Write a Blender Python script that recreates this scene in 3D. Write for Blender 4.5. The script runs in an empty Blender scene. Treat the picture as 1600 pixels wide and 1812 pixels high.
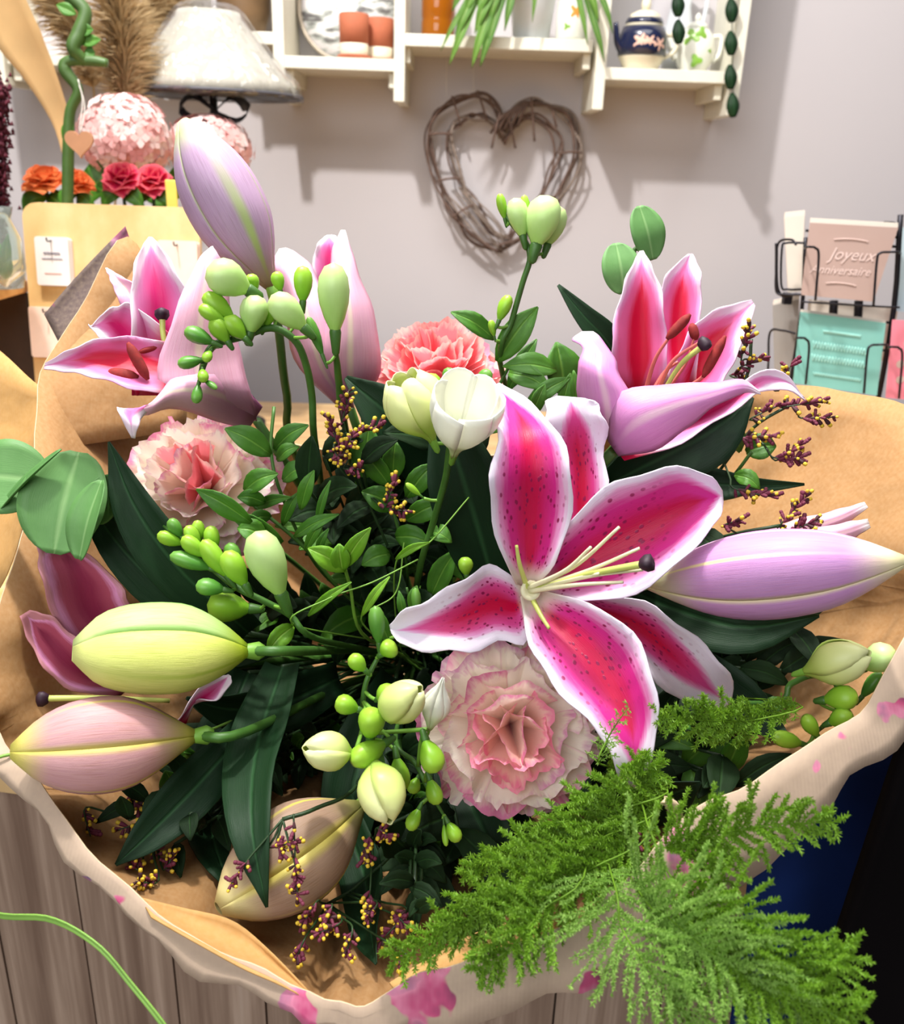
import bpy, bmesh, math, random
from mathutils import Vector as V, Matrix, Quaternion
from mathutils.bvhtree import BVHTree
random.seed(7)
# ------------------------------------------------------------------ camera
sc = bpy.context.scene
COL = sc.collection
FPX = 1600.0
TILT, ROLL = math.radians(21.0), math.radians(2.0)
CAM = V((0, 0, 1.5))
FW = V((0, math.cos(TILT), -math.sin(TILT)))
_u0, _r0 = V((0, math.sin(TILT), math.cos(TILT))), V((1, 0, 0))
# the place appears turned clockwise by ROLL in the frame
RT = _r0 * math.cos(ROLL) + _u0 * math.sin(ROLL)
UP = _u0 * math.cos(ROLL) - _r0 * math.sin(ROLL)
cd = bpy.data.cameras.new('camera'); cam = bpy.data.objects.new('camera', cd); COL.objects.link(cam)
cd.sensor_fit = 'HORIZONTAL'; cd.sensor_width = 36; cd.lens = 36 * FPX / 1600
cd.clip_start = .01; cd.clip_end = 50
cd.dof.use_dof = True; cd.dof.focus_distance = .58; cd.dof.aperture_fstop = 13
m = Matrix((RT, UP, -FW)).transposed().to_4x4(); m.translation = CAM
cam.matrix_world = m
sc.camera = cam
# ------------------------------------------------------------------ world, lights, exposure
w = bpy.data.worlds.new('world'); sc.world = w; w.use_nodes = True
w.node_tree.nodes['Background'].inputs[0].default_value = (.95, .97, 1, 1)
w.node_tree.nodes['Background'].inputs[1].default_value = .11
def area(name, loc, target, sx, sy, power, col=(1, 1, 1)):
    l = bpy.data.lights.new(name, 'AREA'); l.shape = 'RECTANGLE'; l.size = sx; l.size_y = sy; l.energy = power; l.color = col
    o = bpy.data.objects.new(name, l); COL.objects.link(o); o.location = loc
    o.rotation_euler = (V(target) - V(loc)).to_track_quat('-Z', 'Y').to_euler(); return o
def spot(name, loc, target, power, ang, rad=.04, col=(1, 1, 1), blend=.6):
    l = bpy.data.lights.new(name, 'SPOT'); l.energy = power; l.spot_size = math.radians(ang); l.spot_blend = blend
    l.shadow_soft_size = rad; l.color = col
    o = bpy.data.objects.new(name, l); COL.objects.link(o); o.location = loc
    o.rotation_euler = (V(target) - V(loc)).to_track_quat('-Z', 'Y').to_euler(); return o
spot('ceiling_spot', (-.63, .8, 3.4), (.1, 2.3, 1.45), 215, 100, .06, (1, .97, .94))
spot('ceiling_spot', (-.15, .85, 3.3), (.0, .62, 1.15), 140, 60, .07, (1, .97, .93))
area('overhead_fill_light', (.1, 1.0, 3.3), (.1, 1.05, 0), 2.4, 1.6, 50, (1, .985, .97))  # added overhead fill to soften the wall shadows, no known fitting
area('front_fill_light', (-.9, -1.5, 2.6), (0, .6, 1.1), 2.2, 1.6, 40, (.97, .98, 1))  # added front fill from behind the camera, no window is seen
sc.view_settings.view_transform = 'Standard'; sc.view_settings.look = 'None'
sc.view_settings.gamma = 1; sc.view_settings.use_curve_mapping = False
sc.view_settings.exposure = .38

# ------------------------------------------------------------------ geometry helpers
def P(x, y, d):
    return CAM + RT * ((x - 800) / FPX * d) + UP * (-(y - 906) / FPX * d) + FW * d
def ray(x, y):
    return RT * ((x - 800) / FPX) + UP * (-(y - 906) / FPX) + FW
def PY(x, y, Y):
    r = ray(x, y); return CAM + r * ((Y - CAM.y) / r.y)
def PZ(x, y, Z):
    r = ray(x, y); return CAM + r * ((Z - CAM.z) / r.z)
def CD(x, y, z):                      # camera-frame direction (z towards the viewer) to world
    return (RT * x + UP * y - FW * z)
def cr(pts, n):                       # Catmull-Rom through the points
    k = len(pts)
    if k == 1: return [pts[0].copy() for _ in range(n)]
    out = []
    for i in range(n):
        t = i / (n - 1) * (k - 1); j = min(int(t), k - 2); f = t - j
        p1, p2 = pts[j], pts[j + 1]
        p0 = pts[j - 1] if j > 0 else p1 * 2 - p2
        p3 = pts[j + 2] if j + 2 < k else p2 * 2 - p1
        out.append((p1 * 2 + (p2 - p0) * f + (p0 * 2 - p1 * 5 + p2 * 4 - p3) * f * f + (p1 * 3 - p0 - p2 * 3 + p3) * f ** 3) * .5)
    return out
def lin(v):
    return v / 12.92 if v <= .04045 else ((v + .055) / 1.055) ** 2.4
def C(h):
    h = h.lstrip('#'); return tuple(lin(int(h[i:i + 2], 16) / 255) for i in (0, 2, 4)) + (1,)
def origin(par):
    o = V((0, 0, 0))
    while par is not None: o += par.location; par = par.parent
    return o
def tag(o, label, cat, group=None, kind=None):
    if label: o['label'] = label
    if cat: o['category'] = cat
    if group: o['group'] = group
    if kind: o['kind'] = kind
    return o
def thing(name, label, cat, loc, group=None):
    o = bpy.data.objects.new(name, None); o.empty_display_size = .02; COL.objects.link(o); o.location = loc
    return tag(o, label, cat, group)
def link(name, me, parent=None, matrix=None, base=None):
    o = bpy.data.objects.new(name, me); COL.objects.link(o)
    if parent is not None: o.parent = parent
    if matrix is not None:
        o.matrix_local = Matrix.Translation(-(base if base is not None else origin(parent))) @ matrix
    return o
def mk(name, verts, faces, mats, parent=None, uvs=None, smooth=True, midx=None, loc=None):
    """verts are world points; origin is the parent's origin (or loc for a top-level mesh)"""
    base = origin(parent) if parent is not None else (V(loc) if loc is not None else V((0, 0, 0)))
    me = bpy.data.meshes.new(name)
    me.from_pydata([tuple(V(v) - base) for v in verts], [], faces)
    if not isinstance(mats, (list, tuple)): mats = [mats]
    for mm in mats: me.materials.append(mm)
    if midx: me.polygons.foreach_set('material_index', midx)
    if smooth: me.polygons.foreach_set('use_smooth', [True] * len(me.polygons))
    if uvs:
        ul = me.uv_layers.new(name='UVMap')
        li = [0] * len(me.loops); me.loops.foreach_get('vertex_index', li)
        flat = []
        for i in li: flat += [uvs[i][0], uvs[i][1]]
        ul.data.foreach_set('uv', flat)
    me.update()
    o = bpy.data.objects.new(name, me); COL.objects.link(o)
    if parent is not None: o.parent = parent
    else: o.location = base
    return o
def grid_faces(nu, nv, closed=False, off=0, flip=False):
    f = []
    for i in range(nu - 1):
        for j in range(nv if closed else nv - 1):
            a, b = off + i * nv + j, off + i * nv + (j + 1) % nv
            q = (a, b, b + nv, a + nv)
            f.append(q[::-1] if flip else q)
    return f
def sheet(name, grid, mat, parent, back=None, thick=.0007, face=None, loc=None):
    """grid[u][v] world points -> thick two-sided sheet; front faces turn to point `face` (default: the viewer's side)"""
    nu, nv = len(grid), len(grid[0])
    vs = [p for r in grid for p in r]
    uv = [(i / (nu - 1), j / (nv - 1)) for i in range(nu) for j in range(nv)]
    n = V((0, 0, 0)); tgt = CAM if face is None else face
    for i in range(nu - 1):
        for j in range(nv - 1):
            a, b, c = grid[i][j], grid[i][j + 1], grid[i + 1][j]
            nn = (b - a).cross(c - a); mid = (a + b + c) / 3
            n += V((1, 0, 0)) * nn.dot((tgt - mid).normalized())
    o = mk(name, vs, grid_faces(nu, nv, flip=n.x < 0), [mat, back or mat], parent, uv, loc=loc)
    s = o.modifiers.new('thickness', 'SOLIDIFY'); s.thickness = thick; s.offset = -1
    s.material_offset = 1; s.material_offset_rim = 0
    return o
def rows(rs, nu=16, nv=9, ruf=0., seed=0, crease=0., freq=3.):
    """rs: (xl,yl,xr,yr,dl,dm,dr) pixel rows with depth in metres, base to tip"""
    L = cr([P(r[0], r[1], r[4]) for r in rs], nu)
    M = cr([P((r[0] + r[2]) / 2, (r[1] + r[3]) / 2, r[5]) for r in rs], nu)
    R = cr([P(r[2], r[3], r[6]) for r in rs], nu)
    rnd = random.Random(seed); ph = [rnd.uniform(0, 6.28) for _ in range(4)]
    g = []
    for i in range(nu):
        row = []; u = i / (nu - 1)
        view = (CAM - M[i]).normalized(); wd = (R[i] - L[i]).length
        for j in range(nv):
            v = j / (nv - 1)
            p = L[i] * (2 * (v - .5) * (v - 1)) + M[i] * (4 * v * (1 - v)) + R[i] * (2 * v * (v - .5))
            c = abs(v - .5) * 2
            if ruf:
                sd = 0 if v < .5 else 2
                p = p + view * (ruf * c ** 3 * math.sin(u * 6.28 * freq + ph[sd]) * math.sin(u * 3.1))
                p = p + (R[i] - L[i]).normalized() * ((-1 if v < .5 else 1) * ruf * .45 * c ** 3 * math.sin(u * 6.28 * freq * 1.3 + ph[sd + 1]) * math.sin(u * 3.1))
            if crease: p = p - view * (crease * max(0, 1 - c * 5))
            row.append(p)
        g.append(row)
    return g
def blade(pts, nu=12, nv=5, n=(0, 0, 1), cup=.15, ruf=0., seed=0):
    """pts: (px,py,d,width px) centreline -> grid; n is the facing direction in the camera frame"""
    c = cr([P(*p[:3]) for p in pts], nu)
    ws = [q.x for q in cr([V((p[3] * p[2] / FPX, 0, 0)) for p in pts], nu)]
    return ribbon(c, ws, CD(*n), nv, cup, ruf, seed)
def ribbon(c, ws, nd, nv=5, cup=.15, ruf=0., seed=0):
    nu = len(c); g = []; rnd = random.Random(seed); ph = rnd.uniform(0, 6.28)
    for i in range(nu):
        t = (c[min(i + 1, nu - 1)] - c[max(i - 1, 0)]).normalized()
        s = t.cross(nd)
        s = s.normalized() if s.length > 1e-5 else V((1, 0, 0))
        nn = s.cross(t).normalized(); wd = max(ws[i], .0004); u = i / (nu - 1)
        g.append([c[i] + s * ((j / (nv - 1) - .5) * wd) + nn * (cup * wd * (2 * j / (nv - 1) - 1) ** 2)
                  + nn * (ruf * (2 * j / (nv - 1) - 1) * math.sin(u * 9 + ph)) for j in range(nv)])
    return g
def tube_geo(pts, r, n=8, seg=None, off=0):
    pts = [V(p) for p in pts]; seg = seg or max(2, (len(pts) - 1) * 5 + 1)
    c = cr(pts, seg) if len(pts) > 2 else [pts[0].lerp(pts[1], i / (seg - 1)) for i in range(seg)]
    rr = [r] * seg if not isinstance(r, (list, tuple)) else [q.x for q in cr([V((a, 0, 0)) for a in r], seg)]
    vs = []; t0 = (c[1] - c[0]).normalized(); a = t0.orthogonal().normalized()
    for i in range(seg):
        t = (c[min(i + 1, seg - 1)] - c[max(i - 1, 0)]).normalized()
        a = (a - t * a.dot(t)).normalized(); b = t.cross(a)
        for k in range(n):
            an = 6.28318 * k / n; vs.append(c[i] + (a * math.cos(an) + b * math.sin(an)) * max(rr[i], 1e-5))
    f = grid_faces(seg, n, True, off)
    f.append(tuple(off + k for k in range(n))[::-1]); f.append(tuple(off + (seg - 1) * n + k for k in range(n)))
    uv = [(i / (seg - 1), k / n) for i in range(seg) for k in range(n)]
    return vs, f, uv
def tube(name, pts, r, mat, parent=None, n=8, seg=None, loc=None):
    vs, f, uv = tube_geo(pts, r, n, seg); return mk(name, vs, f, mat, parent, uv, loc=loc)
def tubes(name, lst, mat, parent=None, n=6, loc=None):
    vs, fs = [], []
    for pts, r in lst:
        a, f, _ = tube_geo(pts, r, n, None, len(vs)); vs += a; fs += f
    return mk(name, vs, fs, mat, parent, loc=loc)
def lathe_geo(prof, n=28, ax=None, off=0, lob=None):
    """prof: (r,z) list about local Z"""
    vs = []; uv = []
    for i, (r, z) in enumerate(prof):
        for k in range(n):
            a = 6.28318 * k / n; q = r * (1 + (lob(a, i / (len(prof) - 1)) if lob else 0))
            vs.append(V((q * math.cos(a), q * math.sin(a), z))); uv.append((i / (len(prof) - 1), k / n))
    f = grid_faces(len(prof), n, True, off)
    if prof[0][0] > 1e-4: f.append(tuple(off + k for k in range(n))[::-1])
    if prof[-1][0] > 1e-4: f.append(tuple(off + (len(prof) - 1) * n + k for k in range(n)))
    return vs, f, uv
def lathe(name, prof, mat, parent, at, n=28, lob=None, loc=None, rot=None):
    vs, f, uv = lathe_geo(prof, n, lob=lob)
    if rot: vs = [rot @ v for v in vs]
    return mk(name, [v + V(at) for v in vs], f, mat, parent, uv, loc=loc)
def box(name, lo, hi, mat, parent=None, bev=.003, loc=None, rotz=0):
    lo, hi = V(lo), V(hi); bm = bmesh.new()
    bmesh.ops.create_cube(bm, size=1)
    for v in bm.verts: v.co = V((v.co.x * (hi.x - lo.x), v.co.y * (hi.y - lo.y), v.co.z * (hi.z - lo.z)))
    if bev: bmesh.ops.bevel(bm, geom=list(bm.edges), offset=min(bev, .4 * min(hi - lo)), segments=2, affect='EDGES', profile=.6)
    c = (lo + hi) / 2; rm = Matrix.Rotation(rotz, 3, 'Z')
    vs = [rm @ v.co + c for v in bm.verts]; bm.verts.index_update()
    fs = [[v.index for v in f.verts] for f in bm.faces]; bm.free()
    return mk(name, vs, fs, mat, parent, smooth=False, loc=loc)
def frame_to(b, t, roll=0.):
    z = (t - b).normalized(); x = z.orthogonal().normalized(); y = z.cross(x)
    q = Matrix((x, y, z)).transposed() @ Matrix.Rotation(roll, 3, 'Z'); return q
def place(b, t, wd, roll=0.):
    q = frame_to(b, t, roll); L = (t - b).length
    M = q.to_4x4() @ Matrix.Diagonal((wd, wd, L, 1)); M.translation = b; return M
# ------------------------------------------------------------------ materials
class NT:
    def __init__(s, name):
        s.m = bpy.data.materials.new(name); s.m.use_nodes = True; s.t = s.m.node_tree; s.n = s.t.nodes; s.l = s.t.links
        s.p = s.n['Principled BSDF']; s.out = s.n['Material Output']
    def node(s, typ, **kw):
        x = s.n.new(typ)
        for k, v in kw.items(): setattr(x, k, v)
        return x
    def put(s, sock, v):
        if hasattr(v, 'links') or isinstance(v, bpy.types.NodeSocket): s.l.new(v, sock)
        else: sock.default_value = v
    def math(s, op, a, b=None, c=None, clamp=False):
        x = s.node('ShaderNodeMath', operation=op, use_clamp=clamp)
        s.put(x.inputs[0], a)
        if b is not None: s.put(x.inputs[1], b)
        if c is not None: s.put(x.inputs[2], c)
        return x.outputs[0]
    def step(s, v, a, b):           # smoothstep; a may exceed b
        x = s.node('ShaderNodeMapRange', interpolation_type='SMOOTHSTEP')
        s.put(x.inputs['Value'], v)
        if a <= b: x.inputs['From Min'].default_value = a; x.inputs['From Max'].default_value = b
        else:
            x.inputs['From Min'].default_value = b; x.inputs['From Max'].default_value = a
            x.inputs['To Min'].default_value = 1; x.inputs['To Max'].default_value = 0
        return x.outputs[0]
    def mix(s, f, a, b, mode='MIX'):
        x = s.node('ShaderNodeMix', data_type='RGBA', blend_type=mode)
        s.put(x.inputs['Factor'], f); s.put(x.inputs['A'], a); s.put(x.inputs['B'], b)
        return x.outputs['Result']
    def uv(s):
        x = s.node('ShaderNodeUVMap', uv_map='UVMap'); y = s.node('ShaderNodeSeparateXYZ'); s.l.new(x.outputs[0], y.inputs[0])
        return x.outputs[0], y.outputs[0], y.outputs[1]
    def obj(s): return s.node('ShaderNodeTexCoord').outputs['Object']
    def map(s, vec, sc):
        x = s.node('ShaderNodeMapping'); s.l.new(vec, x.inputs['Vector']); x.inputs['Scale'].default_value = sc; return x.outputs[0]
    def noise(s, vec, scale, detail=3, rough=.5):
        x = s.node('ShaderNodeTexNoise'); x.inputs['Scale'].default_value = scale; x.inputs['Detail'].default_value = detail
        x.inputs['Roughness'].default_value = rough
        if vec is not None: s.l.new(vec, x.inputs['Vector'])
        return x.outputs['Fac']
    def ramp(s, f, stops):
        x = s.node('ShaderNodeValToRGB'); s.put(x.inputs[0], f); e = x.color_ramp.elements
        while len(e) < len(stops): e.new(.5)
        for k, (p, c) in enumerate(stops): e[k].position = p; e[k].color = C(c) if isinstance(c, str) else c
        return x.outputs[0]
    def bump(s, h, strength=.3, dist=.002):
        x = s.node('ShaderNodeBump'); x.inputs['Strength'].default_value = strength; x.inputs['Distance'].default_value = dist
        s.put(x.inputs['Height'], h); s.l.new(x.outputs[0], s.p.inputs['Normal']); return x.outputs[0]
    def done(s, col, rough=.5, trans=0., spec=.5, coat=0., tcol=None):
        s.put(s.p.inputs['Base Color'], col); s.put(s.p.inputs['Roughness'], rough)
        s.p.inputs['Specular IOR Level'].default_value = spec
        if coat: s.p.inputs['Coat Weight'].default_value = coat; s.p.inputs['Coat Roughness'].default_value = .1
        if trans:
            t = s.node('ShaderNodeBsdfTranslucent'); s.put(t.inputs[0], tcol if tcol is not None else col)
            x = s.node('ShaderNodeMixShader'); x.inputs[0].default_value = trans
            s.l.new(s.p.outputs[0], x.inputs[1]); s.l.new(t.outputs[0], x.inputs[2]); s.l.new(x.outputs[0], s.out.inputs[0])
        return s.m
def plain(name, col, rough=.5, trans=0., var=.12, scale=60., metal=0., bump=0., spec=.5, coat=0.):
    t = NT(name); c = C(col) if isinstance(col, str) else col; o = t.obj()
    n = t.noise(o, scale, 4)
    dark = tuple(x * (1 - 2 * var) for x in c[:3]) + (1,); lite = tuple(min(1, x * (1 + var)) for x in c[:3]) + (1,)
    if bump: t.bump(n, bump, .002)
    t.p.inputs['Metallic'].default_value = metal
    return t.done(t.mix(n, dark, lite), rough, trans, spec, coat)
def petal_mat(name, edge, pink, stripe, throat, spots=True, width=1., tipfade=.62, spotcol='#93104e', reach=.0, lite='#efa6d6'):
    t = NT(name); uvv, u, v = t.uv()
    c = t.math('MULTIPLY', t.math('ABSOLUTE', t.math('SUBTRACT', v, .5)), 2 / width)
    nz = t.noise(t.map(uvv, (4, 14, 1)), 1.6, 3)
    f = t.math('ADD', c, t.math('MULTIPLY', t.math('SUBTRACT', nz, .5), .22))
    f = t.math('ADD', f, t.math('MULTIPLY', t.step(u, tipfade, 1.02), .95))
    f = t.math('ADD', f, t.math('MULTIPLY', t.step(u, .22, -.02), .25))
    f = t.math('SUBTRACT', f, reach)
    col = t.ramp(f, [(0., stripe), (.12, stripe), (.36, pink), (.60, pink), (.80, lite), (.93, edge), (1., edge)])
    mid = t.mix(.5, C(pink), C(stripe))
    core = t.math('MULTIPLY', t.step(c, .7, .2), t.math('MULTIPLY', t.step(u, .1, .3), t.step(u, .75, .45)))
    col = t.mix(t.math('MULTIPLY', core, .75), col, C(stripe))
    col = t.mix(t.step(u, .16, .02), col, C(throat))
    if spots:
        vo = t.node('ShaderNodeTexVoronoi'); vo.inputs['Scale'].default_value = 1; vo.inputs['Randomness'].default_value = .9
        t.l.new(t.map(uvv, (30, 17, 1)), vo.inputs['Vector'])
        dots = t.step(vo.outputs['Distance'], .36, .2)
        ms = t.math('MULTIPLY', t.math('MULTIPLY', t.step(u, .06, .14), t.step(u, .66, .4)), t.step(c, .92, .7))
        col = t.mix(t.math('MULTIPLY', dots, ms), col, C(spotcol))
        t.bump(t.math('ADD', t.math('MULTIPLY', dots, ms), t.noise(t.map(uvv, (6, 60, 1)), 2, 2)), .25, .001)
    else:
        t.bump(t.noise(t.map(uvv, (4, 60, 1)), 2, 2), .2, .001)
    return t.done(col, .42, .22, .35)
def bud_mat(name, body, body2, rib, base, tip, ribw=.16, edgew=.08):
    t = NT(name); uvv, u, v = t.uv()
    c = t.math('ABSOLUTE', t.math('SUBTRACT', v, .5))
    nz = t.noise(t.map(uvv, (3, 40, 1)), 1.5, 3)
    col = t.mix(nz, C(body), C(body2))
    streak = t.noise(t.map(uvv, (2, 26, 1)), 3, 2)
    col = t.mix(t.math('MULTIPLY', t.step(streak, .5, .68), .28), col, t.mix(.5, C(rib), C(body2)), 'MULTIPLY')
    col = t.mix(t.math('MULTIPLY', t.step(c, .5 - edgew, .5 - edgew * .3), .8), col, C(rib))
    col = t.mix(t.math('MULTIPLY', t.step(c, ribw, ribw * .15), t.step(u, .98, .2)), col, C(rib))
    col = t.mix(t.step(u, .3, .02), col, C(base)); col = t.mix(t.step(u, .78, 1.), col, C(tip))
    t.bump(t.noise(t.map(uvv, (3, 90, 1)), 2, 2), .25, .001)
    return t.done(col, .42, .12, .35)
def fbud_mat(name, stops, trans=.2):
    t = NT(name); uvv, u, v = t.uv(); nz = t.noise(t.obj(), 3, 2)
    f = t.math('ADD', u, t.math('MULTIPLY', t.math('SUBTRACT', nz, .5), .25))
    return t.done(t.ramp(f, stops), .38, trans, .4)
def leaf_mat(name, a, b, rib, rough=.35, trans=.12, rel=.5, spec=.5):
    t = NT(name); uvv, u, v = t.uv()
    c = t.math('ABSOLUTE', t.math('SUBTRACT', v, .5))
    oi = t.node('ShaderNodeObjectInfo').outputs['Random']
    nz = t.noise(t.map(uvv, (5, 3, 1)), 1.4, 3)
    col = t.mix(t.math('ADD', t.math('MULTIPLY', nz, .5), t.math('MULTIPLY', oi, .5)), C(a), C(b))
    vein = t.node('ShaderNodeTexWave'); vein.inputs['Scale'].default_value = 1; vein.inputs['Distortion'].default_value = 1.
    t.l.new(t.map(uvv, (2, 26, 1)), vein.inputs['Vector'])
    col = t.mix(t.math('MULTIPLY', t.step(c, .06, .0), .7), col, C(rib))
    t.bump(t.math('SUBTRACT', t.math('MULTIPLY', t.noise(t.map(uvv, (4, 40, 1)), 2, 2), .4), t.step(c, .08, 0.)), rel, .0012)
    return t.done(col, rough, trans, spec)
def carn_mat(name, base, body, edge, ew=.9):
    t = NT(name); uvv, u, v = t.uv()
    nz = t.noise(t.map(uvv, (3, 10, 1)), 2., 3)
    oi = t.node('ShaderNodeObjectInfo').outputs['Random']
    f = t.math('ADD', u, t.math('MULTIPLY', t.math('SUBTRACT', nz, .5), .30))
    f = t.math('ADD', f, t.math('MULTIPLY', t.math('SUBTRACT', oi, .5), .12))
    e = t.math('MULTIPLY', t.step(t.math('ABSOLUTE', t.math('SUBTRACT', v, .5)), .46, .5), .4)
    col = t.ramp(t.math('MULTIPLY', f, .8), [(0., base), (.28, body), ((ew - .14) * .8, body), (ew * .8, edge), (1, edge)])
    t.bump(t.noise(t.map(uvv, (3, 50, 1)), 2, 2), .2, .001)
    return t.done(t.mix(e, col, C(edge)), .6, .42, .2)
def kraft_mat(name, a, b, printed=False, th=.605, pc=('#5d3a52', '#c8567f', '#e08aa6', '#7c6a86', '#e6e2c0')):
    t = NT(name); o = t.obj()
    n1 = t.noise(o, 9, 5, .6); fib = t.noise(t.map(o, (300, 300, 300)), 1, 2)
    wr = t.noise(o, 22, 2, .4); rib = t.node('ShaderNodeTexWave'); rib.inputs['Scale'].default_value = 140
    t.l.new(o, rib.inputs['Vector'])
    col = t.mix(n1, C(a), C(b))
    col = t.mix(t.math('MULTIPLY', fib, .18), col, C('#f0d7ae'))
    if printed:
        k = t.noise(o, 21, 3, .55); k2 = t.noise(t.map(o, (1, 1, 1)), 34, 3)
        col = t.mix(t.step(k, th, th + .02), col, t.ramp(k2, [(.3, pc[0]), (.45, pc[1]), (.55, pc[2]), (.7, pc[3]), (.8, pc[4])]))
    t.bump(t.math('ADD', t.math('MULTIPLY', wr, 1.0), t.math('MULTIPLY', rib.outputs['Fac'], .006)), .5, .011)
    return t.done(col, .75, .08, .25)
def wood_mat(name, cols, scale=(26, 26, 1.2), rough=.5):
    t = NT(name); o = t.obj(); oi = t.node('ShaderNodeObjectInfo').outputs['Random']
    off = t.node('ShaderNodeVectorMath', operation='ADD'); t.l.new(o, off.inputs[0])
    cmb = t.node('ShaderNodeCombineXYZ'); t.put(cmb.inputs[0], t.math('MULTIPLY', oi, 9.)); t.put(cmb.inputs[2], t.math('MULTIPLY', oi, 5.)); t.l.new(cmb.outputs[0], off.inputs[1])
    n = t.noise(t.map(off.outputs[0], scale), 1, 6, .62); n2 = t.noise(t.map(off.outputs[0], (scale[0] * 5, scale[1] * 5, scale[2] * 2)), 1, 3)
    f = t.math('ADD', t.math('MULTIPLY', n, .8), t.math('MULTIPLY', n2, .2))
    f = t.math('ADD', f, t.math('MULTIPLY', t.math('SUBTRACT', oi, .5), .16))
    t.bump(f, .15, .001)
    return t.done(t.ramp(f, [(.3, cols[0]), (.45, cols[1]), (.55, cols[2]), (.7, cols[3])]), rough)

M = {}
M['lily'] = petal_mat('lily_petal_inside', '#f1e8f6', '#d92f92', '#c9084a', '#f0e6cf')
M['lily_w'] = petal_mat('lily_petal_white_tip', '#f2eaf6', '#e2509c', '#cf0240', '#f0e6cf', tipfade=.30, width=.86)
M['lily_soft'] = petal_mat('lily_petal_pale', '#f8e6f4', '#ee86c2', '#e0257a', '#d8104e', spots=False, tipfade=.4)
M['lily_in2'] = petal_mat('lily_petal_red_throat', '#f3d6ea', '#ec76ae', '#d60a3c', '#a8001d', tipfade=.38, reach=.16, spots=False)
M['lily_dusk'] = petal_mat('lily_petal_shaded', '#c98a92', '#b8566f', '#8f2a4c', '#a34f60', spots=False)  # muted pinks hold the shade on the lily inside the paper
M['lily_out'] = bud_mat('lily_petal_outside', '#e9a9d6', '#d98bcf', '#f3cfe0', '#c884b8', '#f6e6f2', .1, .0)
M['lily_out_pale'] = bud_mat('lily_petal_outside_pale', '#eec0d0', '#e2a4c4', '#f2dccb', '#a86a90', '#f8ecec', .08, .0)
M['bud_mauve'] = bud_mat('lily_bud_mauve', '#cdb0cb', '#b792b6', '#b9cc80', '#8f7c58', '#cfdc9a', .10, .07)
M['bud_green'] = bud_mat('lily_bud_green', '#c9e09a', '#a9cf7c', '#84b852', '#9ab228', '#d2df90', .05, .12)
M['bud_green_lit'] = bud_mat('lily_bud_lit_side', '#e9ea86', '#d6e073', '#b9cc52', '#9db023', '#dfe38a', .04, .05)  # yellower copy for the upper tepal, its light put into the colour
M['bud_pink'] = bud_mat('lily_bud_dusty_pink', '#e0b0a8', '#cc94a0', '#e2d45a', '#a39b3a', '#e3d868', .03, .12)
M['bud_violet'] = bud_mat('lily_bud_violet', '#dda0cf', '#c592d2', '#f0e2a8', '#c3cf88', '#f2e8b4', .03, .10)
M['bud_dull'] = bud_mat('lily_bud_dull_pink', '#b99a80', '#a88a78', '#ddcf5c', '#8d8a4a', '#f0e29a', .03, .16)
M['fb_cream'] = fbud_mat('freesia_cream', [(0, '#8fb83a'), (.25, '#c6dd6a'), (.6, '#e4ec9a'), (1, '#eef0b4')])
M['fb_white'] = fbud_mat('freesia_white', [(0, '#b9d070'), (.2, '#e8f0c4'), (.5, '#fbfbee'), (1, '#fdfdf2')])
M['fb_pale'] = fbud_mat('freesia_pale_green', [(0, '#6fa830'), (.25, '#a9d46a'), (.7, '#cbe79c'), (1, '#d6ea96')])
M['fb_green'] = fbud_mat('freesia_green', [(0, '#4a8a1e'), (.4, '#83ba2c'), (1, '#a6d044')], .12)
M['fb_dark'] = fbud_mat('freesia_dark_green', [(0, '#2c5e22'), (.5, '#4f8a30'), (1, '#77a94a')], .1)
M['stem'] = plain('stem_green', '#3f6b24', .5, 0, .25, 90)
M['stem_lt'] = plain('stem_light_green', '#76a83a', .5, 0, .2, 90)
M['stem_dk'] = plain('stem_dark_green', '#24401c', .5, 0, .25, 90)
M['leaf_dk'] = leaf_mat('leaf_dark', '#0c2613', '#1a3a1c', '#2c5430', .55, .1, .5, .25)
M['leaf_mid'] = leaf_mat('leaf_mid', '#356a1a', '#579028', '#7aac42', .42)
M['leaf_bright'] = leaf_mat('leaf_bright', '#5f9a1e', '#84bd2c', '#a9d35a', .42, .2)
M['leaf_fill'] = leaf_mat('leaf_fill', '#0a1a0a', '#183610', '#284a20', .7, .1, .5, .25)  # near-black greens put the bouquet's inner shade into the leaves
M['euca'] = leaf_mat('leaf_eucalyptus', '#4f8240', '#6b9a58', '#8db574', .5, .15, .3, .35)
M['fern'] = plain('fern_green', '#82b02a', .6, .38, .3, 40)
M['fern_lt'] = plain('fern_light_green', '#9cc65a', .6, .38, .25, 40)
M['cream_fil'] = plain('lily_filament', '#efe9c0', .4, .1, .1)
M['pink_fil'] = plain('lily_filament_pink', '#e0746a', .4, .1, .12)
M['anther'] = plain('lily_anther', '#8f1f1c', .8, 0, .3, 300)
M['stigma'] = plain('lily_stigma', '#2d1024', .6, 0, .3, 300)
M['style'] = plain('lily_style', '#c3cc6a', .4, .05, .1)
M['carn_in'] = carn_mat('carnation_inner', '#f5a3ac', '#fbd3c8', '#f59ab6', .99)
M['carn_out'] = carn_mat('carnation_outer', '#f8cdbd', '#fbeadb', '#ea8fb8', 1.02)
M['carn_pale'] = carn_mat('carnation_cream', '#f3d6a8', '#f7efe0', '#dca0c0', 1.06)
M['carn_coral'] = carn_mat('carnation_coral', '#ee5f7c', '#f58f98', '#fbc9c0', 1.0)
M['plum'] = plain('limonium_calyx', '#7b2c46', .7, .1, .4, 400)
M['plum_dk'] = plain('limonium_calyx_dark', '#4b2228', .7, .1, .4, 400)
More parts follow.
